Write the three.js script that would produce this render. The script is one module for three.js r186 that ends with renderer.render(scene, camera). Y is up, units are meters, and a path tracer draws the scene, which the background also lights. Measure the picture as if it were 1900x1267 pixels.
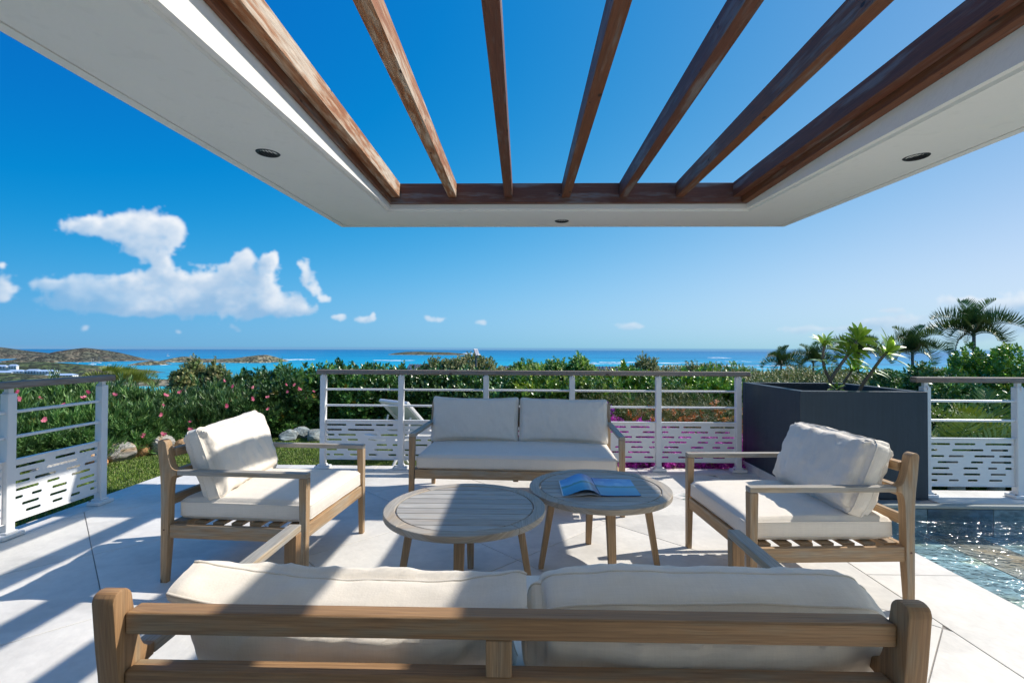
import * as THREE from 'three';
import { RoundedBoxGeometry } from 'three/addons/geometries/RoundedBoxGeometry.js';
import { mergeGeometries, toCreasedNormals } from 'three/addons/utils/BufferGeometryUtils.js';

// ---------------------------------------------------------------- camera, sky, sun, exposure
const scene = new THREE.Scene();
const camera = new THREE.PerspectiveCamera(70.49, 1900 / 1267, 0.05, 40000);
camera.position.set(0, 1.25, 0);
camera.rotation.set(0.01356, 0.02094, 0.00424, 'YXZ');
camera.updateMatrixWorld();
const renderer = new THREE.WebGLRenderer({ antialias: true });
renderer.toneMapping = THREE.LinearToneMapping;
renderer.toneMappingExposure = 1.2;
renderer.shadowMap.enabled = true;
const SUN = new THREE.Vector3(0.987, 1, -0.3).normalize();
const sun = new THREE.DirectionalLight(new THREE.Color().setRGB(1, 0.94, 0.85), 4.35);
sun.position.copy(SUN).multiplyScalar(60);
sun.castShadow = true;
sun.shadow.mapSize.set(4096, 4096);
Object.assign(sun.shadow.camera, { left: -14, right: 14, top: 14, bottom: -14, near: 1, far: 140 });
scene.add(sun);

// ---------------------------------------------------------------- noise and small helpers
let seed = 7;
const rnd = () => { seed = (seed + 0x6d2b79f5) | 0; let t = Math.imul(seed ^ (seed >>> 15), 1 | seed); t = (t + Math.imul(t ^ (t >>> 7), 61 | t)) ^ t; return ((t ^ (t >>> 14)) >>> 0) / 4294967296; };
const rr = (a, b) => a + (b - a) * rnd();
const clamp = (x, a = 0, b = 1) => Math.min(b, Math.max(a, x));
const lerp = (a, b, t) => a + (b - a) * t;
const sstep = (a, b, x) => { const t = clamp((x - a) / (b - a)); return t * t * (3 - 2 * t); };
const hash = (x, y, z = 0) => { let h = Math.imul(x, 374761393) ^ Math.imul(y, 668265263) ^ Math.imul(z, 2147483647 ^ 0x5bd1e995); h = Math.imul(h ^ (h >>> 13), 1274126177); return ((h ^ (h >>> 16)) >>> 0) / 4294967296; };
function vnoise(x, y, px = 0, py = 0, s = 0) {                       // value noise, optional period
  const ix = Math.floor(x), iy = Math.floor(y), fx = x - ix, fy = y - iy, u = fx * fx * (3 - 2 * fx), v = fy * fy * (3 - 2 * fy);
  const w = (a, b) => hash(px ? ((a % px) + px) % px : a, py ? ((b % py) + py) % py : b, s);
  return lerp(lerp(w(ix, iy), w(ix + 1, iy), u), lerp(w(ix, iy + 1), w(ix + 1, iy + 1), u), v);
}
function fbm(x, y, oct = 4, px = 0, py = 0, s = 0) {
  let a = 0.5, sum = 0, n = 0;
  for (let i = 0; i < oct; i++) { sum += a * vnoise(x, y, px, py, s + i * 17); n += a; a *= 0.5; x *= 2; y *= 2; px *= 2; py *= 2; }
  return sum / n;
}
function noise3(x, y, z) { return (vnoise(x + 11.3, y + z * 0.73, 0, 0, 3) + vnoise(y - 5.1, z + x * 0.61, 0, 0, 5) + vnoise(z + 2.7, x - y * 0.57, 0, 0, 9)) / 3; }
const lin = (h) => new THREE.Color(h);
const rgb = (r, g, b) => new THREE.Color().setRGB(r, g, b);
const V = (x, y, z) => new THREE.Vector3(x, y, z);
// measured view directions of the place: a bearing (from the survey of the photograph) to a point at a given depth or height
const TV = Math.tan(THREE.MathUtils.degToRad(70.49 / 2));
const bearing = (px, py) => V(((px - 950) / 633.5) * TV, (-(py - 633.5) / 633.5) * TV, -1).applyQuaternion(camera.quaternion);
const atD = (px, py, d) => { const v = bearing(px, py); return v.multiplyScalar(d / -v.z).add(camera.position); };
const atY = (px, py, y) => { const v = bearing(px, py); return v.multiplyScalar((y - 1.25) / v.y).add(camera.position); };

const used = new Map();
function numbered(name) { const n = used.get(name) ?? 0; used.set(name, n + 1); return n ? name + '_' + String(n).padStart(3, '0') : name; }
function tag(o, label, category, group, kind) { if (label) o.userData.label = label; if (category) o.userData.category = category; if (group) o.userData.group = group; if (kind) o.userData.kind = kind; return o; }
function thing(name, label, category, pos = [0, 0, 0], turn = 0, group) { const o = new THREE.Group(); o.name = numbered(name); o.position.set(...pos); o.rotation.y = turn; scene.add(o); return tag(o, label, category, group); }
function part(name, g, m, parent, label, kind) { const o = new THREE.Mesh(g, m); o.name = name; o.castShadow = o.receiveShadow = true; parent.add(o); if (label) o.userData.label = label; if (kind) o.userData.kind = kind; return o; }
function struct(name, g, m) { const o = part(numbered(name), g, m, scene); o.userData.kind = 'structure'; return o; }
function structGroup(name) { const o = new THREE.Group(); o.name = numbered(name); o.userData.kind = 'structure'; scene.add(o); return o; }
function many(name, g, m, mats, colors, parent, kind = 'stuff') {
  const o = new THREE.InstancedMesh(g, m, mats.length); o.name = name;
  mats.forEach((x, i) => o.setMatrixAt(i, x)); if (colors) colors.forEach((c, i) => o.setColorAt(i, c));
  o.castShadow = o.receiveShadow = true; o.userData.kind = kind; parent.add(o); return o;
}

// ---------------------------------------------------------------- sky: air and clouds, as a function of direction
const SKYGAIN = 0.86;
{
  const W = 3072, H = 1536, data = new Float32Array(W * H * 4);
  // clouds in tangent-plane units about the sea view (1 unit = 1/896)
  const big = [[150, 422, 36, 17], [195, 416, 48, 21], [240, 422, 48, 27], [290, 425, 46, 31], [318, 435, 24, 30], [262, 448, 40, 24], [287, 470, 26, 22], [302, 492, 16, 18], [308, 520, 30, 22], [268, 514, 38, 13],
    [335, 540, 60, 28], [392, 534, 56, 34], [434, 512, 26, 32], [446, 492, 18, 26], [458, 478, 13, 15], [488, 522, 30, 34], [496, 492, 15, 22], [505, 480, 9, 12], [478, 556, 46, 32], [420, 570, 80, 22], [300, 560, 90, 24], [190, 540, 75, 26], [120, 528, 66, 16], [150, 560, 80, 20],
    [92, 527, 34, 8], [205, 560, 110, 18], [255, 578, 48, 9], [470, 580, 20, 10], [230, 535, 40, 18]];
  const small = [[568, 490, 11, 13], [573, 516, 14, 18], [588, 540, 14, 12], [600, 556, 9, 9], [540, 566, 27, 20], [552, 576, 36, 11], [632, 590, 13, 6], [676, 592, 18, 6], [694, 588, 6, 6], [5, 540, 28, 16], [-20, 530, 40, 26], [2, 492, 6, 6], [325, 612, 7, 4], [440, 610, 12, 5], [158, 606, 8, 5], [800, 592, 18, 5], [890, 598, 14, 5]];
  const wisp = [[1780, 560, 40, 9], [1800, 556, 24, 8], [1655, 577, 22, 5], [1640, 606, 60, 14], [1700, 600, 60, 16], [1620, 600, 22, 12], [1740, 618, 70, 16], [1850, 590, 50, 24], [1890, 575, 40, 26], [1820, 612, 80, 20], [1172, 608, 30, 6], [1180, 605, 12, 6], [1480, 612, 40, 7], [1560, 612, 50, 7], [1960, 580, 70, 34], [2080, 600, 90, 30], [-140, 560, 70, 26], [-260, 590, 80, 18]];
  const all = [...big.map((b) => [...b, b[0] < 215 && b[1] > 500 ? 0.5 : 1]), ...small.map((b) => [...b, 0.8]), ...wisp.map((b) => [...b, 0.6])].map(([px, py, a, b, k]) => { const v = bearing(px, py); return [968.8 + (896 * v.x) / -v.z, 648.5 - (896 * v.y) / -v.z, a * 1.04, b * 1.02, k]; });
  const body = (x, y) => {
    let q = 0, st = 0, sw = 1e-6;
    for (const [cx, cy, a, b, k] of all) {
      const dx = (x - cx) / (a * 1.52), dy = (y - cy) / (b * 1.52), r = dx * dx + dy * dy;
      if (r < 1) { const f = 1 - r; q += f * f * (1.6 - 0.6 * f) * (0.4 + 0.6 * k); st += k * f * f; sw += f * f; }
    }
    return [Math.min(q, 1.05), st / sw];
  };
  const billow = (x, y, o, sd) => { let a = 0.5, r = 0, n = 0; for (let i = 0; i < o; i++) { r += a * (1 - Math.abs(2 * vnoise(x, y, 0, 0, sd + i * 13) - 1) * 1.25); n += a; a *= 0.52; x = x * 2.05 + 3.1; y = y * 2.05 + 1.7; } return r / n; };
  const dens = (x, y) => {
    const wx = x + 16 * (fbm(x / 34, y / 30, 3, 0, 0, 70) - 0.5), wy = y + 12 * (fbm(x / 30, y / 26, 3, 0, 0, 75) - 0.5), [q, st] = body(wx, wy);
    if (!q) return [0, 0];
    return [q * 1.3 + (billow(x / 26, y / 22, 5, 40) - 0.5) * 0.95 + (fbm(x / 8, y / 6.5, 4, 0, 0, 80) - 0.5) * 0.6 - 0.34, st];
  };
  const s = SUN;
  for (let row = 0; row < H; row++) {
    const up = ((row + 0.5) / H - 0.5) * Math.PI, sy = Math.sin(up), cy = Math.cos(up), el = Math.max(0, (up * 180) / Math.PI);
    for (let col = 0; col < W; col++) {
      const a = ((col + 0.5) / W - 0.5) * 2 * Math.PI, x = Math.cos(a) * cy, z = Math.sin(a) * cy;
      const c = x * s.x + sy * s.y + z * s.z, g = (Math.acos(clamp(c, -1, 1)) * 180) / Math.PI;
      // clear air fitted to the photograph, lifted out of view: bluer away from the sun, paler towards it and towards the horizon (display values, then linear)
      const w = (1 + c) / 2, e1 = Math.exp(-el / 4), e2 = Math.exp(-el / 17), glow = Math.exp(-g / 9);
      const toLin = (q) => { q = clamp(q / 255, 0.0, 1); return q <= 0.04045 ? q / 12.92 : Math.pow((q + 0.055) / 1.055, 2.4); };
      const hi = Math.max(sstep(34, 52, el), sstep(-0.1, 0.4, z)), fl = (q, m) => Math.max(q, lerp(0, m, hi));  // minimum sky level overhead and behind the view, added to brighten the shade
      let R = toLin(fl(-233 - 57.8 * e1 + 401.3 * e2 + 129.9 * w + 177 * w * w - 89.4 * e1 * w - 106.9 * e2 * w, 34)) + 0.002 + 0.8 * glow;
      let Gc = toLin(fl(28.2 - 47.6 * e1 + 166.8 * e2 + 79.4 * w + 32 * w * w - 22.4 * e1 * w - 2.8 * e2 * w, 122)) + 0.7 * glow;
      let B = toLin(fl(138.7 - 38.5 * e1 + 100.4 * e2 + 84.1 * w - 15.7 * w * w - 21 * e1 * w - 19.8 * e2 * w, 198)) + 0.5 * glow;
      if (z < -0.2 && el > 0 && el < 24) {
        const X = 968.8 + (896 * x) / -z, Y = 648.5 - (896 * sy) / -z;
        if (X > -600 && X < 2600 && Y > 370) {
          const [d, k] = dens(X, Y);
          const cover = (1 - Math.exp(-2.5 * Math.pow(Math.max(0, d), 1.25))) * Math.min(1, 0.25 + 0.85 * k) * (0.5 + 0.5 * sstep(640, 575, Y));
          if (cover > 0.002) {
            let dep = 0;                                              // how much cloud lies towards the sun (up and to the right)
            for (let i = 1; i <= 5; i++) dep += clamp(dens(X + i * 7, Y - i * 6)[0], 0, 1.2);
            const T = Math.exp(-dep * 0.36), low = fbm(X / 42 + 7, Y / 26, 4, 0, 0, 120) - 0.5, soft = sstep(265, 90, X) * sstep(470, 520, Y), base = sstep(548, 592, Y);
            const L = clamp(0.22 + 0.82 * T + 0.95 * low - 0.3 * base - 0.22 * soft);
            const cr = lerp(0.3, 0.88, L), cg = lerp(0.5, 0.91, L), cb = lerp(0.74, 0.95, L);
            R = lerp(R, cr, cover); Gc = lerp(Gc, cg, cover); B = lerp(B, cb, cover);
          }
        }
      }
      const o = (row * W + col) * 4;
      data[o] = Math.max(0, R) * SKYGAIN; data[o + 1] = Math.max(0, Gc) * SKYGAIN; data[o + 2] = Math.max(0, B) * SKYGAIN; data[o + 3] = 1;
    }
  }
  const t = new THREE.DataTexture(data, W, H, THREE.RGBAFormat, THREE.FloatType);
  t.mapping = THREE.EquirectangularReflectionMapping; t.magFilter = THREE.LinearFilter; t.needsUpdate = true;
  scene.background = t; scene.environment = t;
}

// ---------------------------------------------------------------- procedural textures
function tex(w, h, f, srgb = true, su = 1, sv = 1) {                 // f(u,v) in 0..1 -> [r,g,b] in 0..1 (sRGB if srgb)
  const d = new Uint8Array(w * h * 4);
  for (let y = 0; y < h; y++) for (let x = 0; x < w; x++) { const c = f((x + 0.5) / w, (y + 0.5) / h); const o = (y * w + x) * 4; for (let k = 0; k < 3; k++) d[o + k] = clamp(Array.isArray(c) ? c[k] : c) * 255; d[o + 3] = 255; }
  const t = new THREE.DataTexture(d, w, h); t.wrapS = t.wrapT = THREE.RepeatWrapping; t.magFilter = THREE.LinearFilter; t.repeat.set(su, sv);
  if (srgb) t.colorSpace = THREE.SRGBColorSpace; t.needsUpdate = true; return t;
}
const mix3 = (a, b, t) => [lerp(a[0], b[0], t), lerp(a[1], b[1], t), lerp(a[2], b[2], t)];
const hex = (h) => [((h >> 16) & 255) / 255, ((h >> 8) & 255) / 255, (h & 255) / 255];
// wood: u runs 1.6 m along the grain, v 0.32 m across
function wood(light, dark, streak, grey, greyAmt, s, knots = 1) {
  const W = 1024, H = 256, kn = [];
  for (let i = 0; i < knots; i++) kn.push([hash(i, s, 1), hash(i, s, 2), 0.006 + 0.01 * hash(i, s, 3)]);
  const hgt = new Float32Array(W * H);
  const map = tex(W, H, (u, v) => {
    let wv = v + 0.02 * (fbm(u * 6, v * 4, 3, 6, 4, s) - 0.5);
    let kd = 0;
    for (const [ku, kv, kr] of kn) { const dx = (u - ku) * 1.6, dy = (v - kv) * 0.32, r = Math.hypot(dx * 0.45, dy); wv += 0.05 * Math.exp(-(r * r) / (kr * kr * 6)) * Math.sign(dy || 1); kd = Math.max(kd, 1 - sstep(kr * 0.5, kr * 1.0, Math.hypot(dx * 0.6, dy))); }
    const ring = fbm(u * 3, wv * 40, 3, 3, 40, s + 1), fine = fbm(u * 24, wv * 160, 2, 24, 160, s + 2), tone = fbm(u * 3, v * 6, 3, 3, 6, s + 3);
    let c = mix3(dark, light, clamp(0.36 + 0.5 * ring));
    c = mix3(c, streak, sstep(0.55, 0.85, fbm(u * 5, wv * 70, 2, 5, 70, s + 4)) * 0.3);
    const gp = sstep(0.62 - greyAmt * 0.55, 0.9 - greyAmt * 0.5, tone * 0.6 + fbm(u * 16, v * 20, 4, 16, 20, s + 5) * 0.4);
    c = mix3(c, grey, gp * 0.85);
    const k = 0.86 + 0.28 * fine; c = [c[0] * k, c[1] * k, c[2] * k];
    c = mix3(c, [dark[0] * 0.4, dark[1] * 0.35, dark[2] * 0.3], kd * 0.8);
    hgt[Math.min(H - 1, Math.floor(v * H)) * W + Math.min(W - 1, Math.floor(u * W))] = 0.5 * ring + 0.5 * fine;
    return c;
  }, true, 1 / 1.6, 1 / 0.32);
  const bump = tex(W, H, (u, v) => hgt[Math.min(H - 1, Math.floor(v * H)) * W + Math.min(W - 1, Math.floor(u * W))], false, 1 / 1.6, 1 / 0.32);
  return { map, bump };
}
const woodMat = (w, rough, bump = 0.0012) => new THREE.MeshStandardMaterial({ map: w.map, bumpMap: w.bump, bumpScale: bump, roughness: rough });
const teakA = woodMat(wood(hex(0xbb9c77), hex(0x977857), hex(0x826446), hex(0xa69c8c), 0.24, 1), 0.62);
const teakB = woodMat(wood(hex(0xb0916d), hex(0x8d6f4f), hex(0x785b3d), hex(0x9c9486), 0.3, 2), 0.62);
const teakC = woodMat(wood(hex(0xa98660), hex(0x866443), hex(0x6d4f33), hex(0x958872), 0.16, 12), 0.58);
const teakTop = woodMat(wood(hex(0xb9a78f), hex(0x958063), hex(0x7c6a53), hex(0x9a9995), 0.72, 3, 0), 0.6);
const tableA = woodMat(wood(hex(0xc0b6a9), hex(0x9c9183), hex(0x877c6f), hex(0xb2afa9), 0.75, 4, 0), 0.5);
const tableB = woodMat(wood(hex(0xb5a99b), hex(0x918475), hex(0x7a6e60), hex(0xa7a39d), 0.65, 5, 0), 0.5);
const rimMat = woodMat(wood(hex(0xbcac96), hex(0x998670), hex(0x7e6c58), hex(0xa8a298), 0.55, 6, 0), 0.55);
const pergA = woodMat(wood(hex(0x84502f), hex(0x5e3620), hex(0x442618), hex(0x7f7773), 0.2, 7, 4), 0.6, 0.002);
const pergB = woodMat(wood(hex(0x774730), hex(0x553020), hex(0x3c2217), hex(0x7a7371), 0.32, 8, 3), 0.6, 0.002);
const pergWorn = woodMat(wood(hex(0xa86a3c), hex(0x7c4a2c), hex(0x653a22), hex(0xcfc3b0), 0.56, 9, 3), 0.7, 0.003);
const railWood = woodMat(wood(hex(0x8f7b6c), hex(0x69574b), hex(0x50433b), hex(0x8a8580), 0.5, 10, 2), 0.6);
// stone tile, stucco, fabric
const tileTex = tex(512, 512, (u, v) => { const a = fbm(u * 4, v * 4, 5, 4, 4, 21), b = fbm(u * 40, v * 40, 3, 40, 40, 22), c = sstep(0.55, 0.75, fbm(u * 3 + 0.4 * fbm(u * 5, v * 5, 3, 5, 5, 25), v * 7, 4, 3, 7, 23)); const k = 0.885 + 0.085 * (a - 0.5) + 0.055 * (b - 0.5) - 0.045 * c; return [k, k * 0.985, k * 0.962]; }, true, 1 / 1.3, 1 / 1.3);
const tileBump = tex(512, 512, (u, v) => fbm(u * 60, v * 60, 4, 60, 60, 24), false, 1 / 1.3, 1 / 1.3);
const tileMats = [0, 1, 2].map((i) => new THREE.MeshStandardMaterial({ map: tileTex, bumpMap: tileBump, bumpScale: 0.0012, roughness: 0.62, color: rgb(...[[0.93, 0.925, 0.9], [0.9, 0.895, 0.87], [0.955, 0.945, 0.92]][i]) }));
const grout = new THREE.MeshStandardMaterial({ color: rgb(0.3, 0.28, 0.26), roughness: 0.95 });
const stuccoBump = tex(512, 512, (u, v) => fbm(u * 50, v * 50, 4, 50, 50, 31), false, 1 / 0.9, 1 / 0.9);
const stuccoTex = tex(512, 512, (u, v) => { const a = fbm(u * 3, v * 3, 5, 3, 3, 32), st = sstep(0.66, 0.8, fbm(u * 30, v * 30, 3, 30, 30, 33)); const k = 0.95 + 0.014 * (a - 0.5) - 0.012 * st; return [k, k * 0.988, k * 0.958]; }, true, 1 / 1.7, 1 / 1.7);
const stucco = new THREE.MeshStandardMaterial({ map: stuccoTex, bumpMap: stuccoBump, bumpScale: 0.0016, roughness: 0.85 });
const fabTex = tex(512, 512, (u, v) => { const w = (Math.sin(u * Math.PI * 2 * 128) + Math.sin(v * Math.PI * 2 * 128)) * 0.008, a = fbm(u * 5, v * 5, 4, 5, 5, 41), sl = fbm(u * 200, v * 12, 2, 200, 12, 42) + fbm(u * 12, v * 200, 2, 12, 200, 43) - 1; const k = 0.905 + w + 0.025 * (a - 0.5) + 0.025 * sl; return [k, k * 0.962, k * 0.905]; }, true, 1 / 0.35, 1 / 0.35);
const fabBump = tex(512, 512, (u, v) => 0.5 + 0.25 * (Math.sin(u * Math.PI * 2 * 128) * Math.sin(v * Math.PI * 2 * 128)) + 0.3 * (fbm(u * 90, v * 90, 2, 90, 90, 44) - 0.5), false, 1 / 0.35, 1 / 0.35);
const fabric = new THREE.MeshPhysicalMaterial({ map: fabTex, bumpMap: fabBump, bumpScale: 0.0009, roughness: 0.92, sheen: 0.25, sheenColor: rgb(1, 0.98, 0.95), sheenRoughness: 0.6 });
const pipe = new THREE.MeshStandardMaterial({ color: rgb(0.62, 0.58, 0.53), roughness: 0.95 });
const whitePaint = new THREE.MeshPhysicalMaterial({ color: rgb(0.8, 0.8, 0.79), roughness: 0.38, clearcoat: 0.25, clearcoatRoughness: 0.3, bumpMap: stuccoBump, bumpScale: 0.0002 });
const darkPaint = new THREE.MeshStandardMaterial({ map: tex(512, 256, (u, v) => { const k = 1 + 0.16 * (fbm(u * 90, v * 3, 3, 90, 3, 51) - 0.5) + 0.1 * (fbm(u * 8, v * 8, 4, 8, 8, 52) - 0.5); return [0.185 * k, 0.225 * k, 0.262 * k]; }, true, 1 / 1.1, 1 / 0.9), bumpMap: stuccoBump, bumpScale: 0.0008, roughness: 0.55 });
const black = new THREE.MeshStandardMaterial({ color: rgb(0.012, 0.012, 0.014), roughness: 0.45 });

// ---------------------------------------------------------------- geometry helpers
function boxUV(g, along = 'x', off = [0, 0]) {                       // uv in metres, u along the grain
  const p = g.attributes.position, n = g.attributes.normal, uv = new Float32Array(p.count * 2);
  for (let i = 0; i < p.count; i++) {
    const x = p.getX(i), y = p.getY(i), z = p.getZ(i), ax = Math.abs(n.getX(i)), ay = Math.abs(n.getY(i)), az = Math.abs(n.getZ(i));
    let u, v;
    if (along === 'x') { if (ay >= az && ay >= ax) { u = x; v = z; } else if (az >= ax) { u = x; v = y + 0.1; } else { u = z * 0.3; v = y; } }
    else if (along === 'y') { if (ax >= az && ax >= ay) { u = y; v = z; } else if (az >= ay) { u = y; v = x + 0.1; } else { u = x * 0.3; v = z; } }
    else { if (ax >= ay && ax >= az) { u = z; v = y; } else if (ay >= az) { u = z; v = x + 0.1; } else { u = x * 0.3; v = y; } }
    uv[i * 2] = u + off[0]; uv[i * 2 + 1] = v + off[1];
  }
  g.setAttribute('uv', new THREE.BufferAttribute(uv, 2)); return g;
}
const rbox = (w, h, d, r = 0.004, along = 'x', seg = 2) => boxUV(new RoundedBoxGeometry(w, h, d, seg, Math.min(r, w / 2.01, h / 2.01, d / 2.01)), along, [rnd() * 1.6, rnd() * 0.32]);
const placeG = (g, x, y, z) => g.translate(x, y, z);
function plate(shape, depth, bevel = 0.003, seg = 2, curve = 10) { return new THREE.ExtrudeGeometry(shape, { depth: depth - 2 * bevel, bevelEnabled: bevel > 0, bevelThickness: bevel, bevelSize: bevel, bevelOffset: -bevel, bevelSegments: seg, curveSegments: curve }).translate(0, 0, bevel); }
function hexa(b, t) {                                               // b, t: four corners bottom and top, same order
  const f = [[b[0], b[1], b[2], b[3]], [t[3], t[2], t[1], t[0]], ...[0, 1, 2, 3].map((i) => { const j = (i + 1) % 4; return [b[j], b[i], t[i], t[j]]; })], p = [];
  const c = V(0, 0, 0); [...b, ...t].forEach((q) => c.add(q)); c.multiplyScalar(1 / 8);
  for (let q of f) {
    const n = q[1].clone().sub(q[0]).cross(q[2].clone().sub(q[0])), m = q[0].clone().add(q[2]).multiplyScalar(0.5).sub(c);
    if (n.dot(m) < 0) q = [q[3], q[2], q[1], q[0]];
    for (const k of [0, 1, 2, 0, 2, 3]) p.push(q[k].x, q[k].y, q[k].z);
  }
  const g = new THREE.BufferGeometry(); g.setAttribute('position', new THREE.Float32BufferAttribute(p, 3)); g.computeVertexNormals(); return boxUV(g, 'z');
}
function clipPoly(poly, inside, cut) { const out = []; for (let i = 0; i < poly.length; i++) { const a = poly[i], b = poly[(i + 1) % poly.length], ia = inside(a), ib = inside(b); if (ia) out.push(a); if (ia !== ib) out.push(cut(a, b)); } return out; }
function clipRect(poly, x0, x1, d0, d1) {
  const X = (c, s) => (poly = clipPoly(poly, (p) => s * (p[0] - c) >= 0, (a, b) => { const t = (c - a[0]) / (b[0] - a[0]); return [c, lerp(a[1], b[1], t)]; }));
  const D = (c, s) => (poly = clipPoly(poly, (p) => s * (p[1] - c) >= 0, (a, b) => { const t = (c - a[1]) / (b[1] - a[1]); return [lerp(a[0], b[0], t), c]; }));
  X(x0, 1); if (poly.length) X(x1, -1); if (poly.length) D(d0, 1); if (poly.length) D(d1, -1); return poly;
}
function slabGeo(poly, top, thick, bevel) {                           // polygon in (x, d), d away from the camera
  const area = poly.reduce((s, p, i) => { const q = poly[(i + 1) % poly.length]; return s + p[0] * q[1] - q[0] * p[1]; }, 0) / 2;
  if (Math.abs(area) < 0.004) return null;
  if (area < 0) poly = poly.slice().reverse();
  const sh = new THREE.Shape(poly.map(([x, d]) => new THREE.Vector2(x, d)));
  const g = plate(sh, thick, bevel, 1); g.rotateX(-Math.PI / 2); g.translate(0, top - thick, 0);
  return boxUV(g, 'x', [rnd() * 3, rnd() * 3]);
}

// ---------------------------------------------------------------- terrace floor: every tile its own slab on a grout bed
const XL = -3.5, XR = 2.43, DF = 5.1;
{
  const floor = structGroup('terrace_floor');
  part('grout_bed', slabGeo([[XL, -1.7], [XR, -1.7], [XR, 4.1], [2.34, 4.1], [2.34, DF], [XL, DF]], -0.006, 0.16, 0.002), grout, floor);
  const J = 0.0026, put = (poly) => { const g = slabGeo(poly, 0, 0.02, 0.0015); if (g) part('tile', g, tileMats[Math.floor(rnd() * 3)], floor); };
  // square tiles laid at 45 degrees: lines x+d = 2.845 + k T, x-d = -2.887 + k T
  const T = 1.277, fx0 = -3.31 + J, fx1 = 1.92 - J, fd0 = -1.7, fd1 = 4.85 - J;
  for (let i = -8; i < 8; i++) for (let k = -8; k < 8; k++) {
    const s0 = 2.845 + i * T + J * 1.4, s1 = 2.845 + (i + 1) * T - J * 1.4, m0 = -2.887 + k * T + J * 1.4, m1 = -2.887 + (k + 1) * T - J * 1.4;
    const c = [[s0, m0], [s0, m1], [s1, m1], [s1, m0]].map(([s, m]) => [(s + m) / 2, (s - m) / 2]);
    const q = clipRect(c, fx0, fx1, fd0, fd1); if (q.length > 2) put(q);
  }
  for (let d = 2.745 - 0.9 * 5; d < 4.85; d += 0.9) put([[1.92 + J, Math.max(-1.7, d + J)], [XR, Math.max(-1.7, d + J)], [XR, Math.min(4.1, d + 0.9 - J)], [1.92 + J, Math.min(4.1, d + 0.9 - J)]].map(([x, y]) => [x > 2.3 && y > 4.09 ? XR : x, y]));
  put([[1.92 + J, 4.1 + J], [2.34, 4.1 + J], [2.34, 4.85 - J], [1.92 + J, 4.85 - J]]);
  for (let d = -1.7; d < DF - 0.1; d += 0.9) put([[XL, d + J], [-3.31 - J, d + J], [-3.31 - J, Math.min(DF, d + 0.9 - J)], [XL, Math.min(DF, d + 0.9 - J)]]);
  for (let x = -3.31; x < 2.3; x += 0.9) put([[x + J, 4.85 + J], [Math.min(2.34, x + 0.9 - J), 4.85 + J], [Math.min(2.34, x + 0.9 - J), DF], [x + J, DF]]);
}

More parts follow.
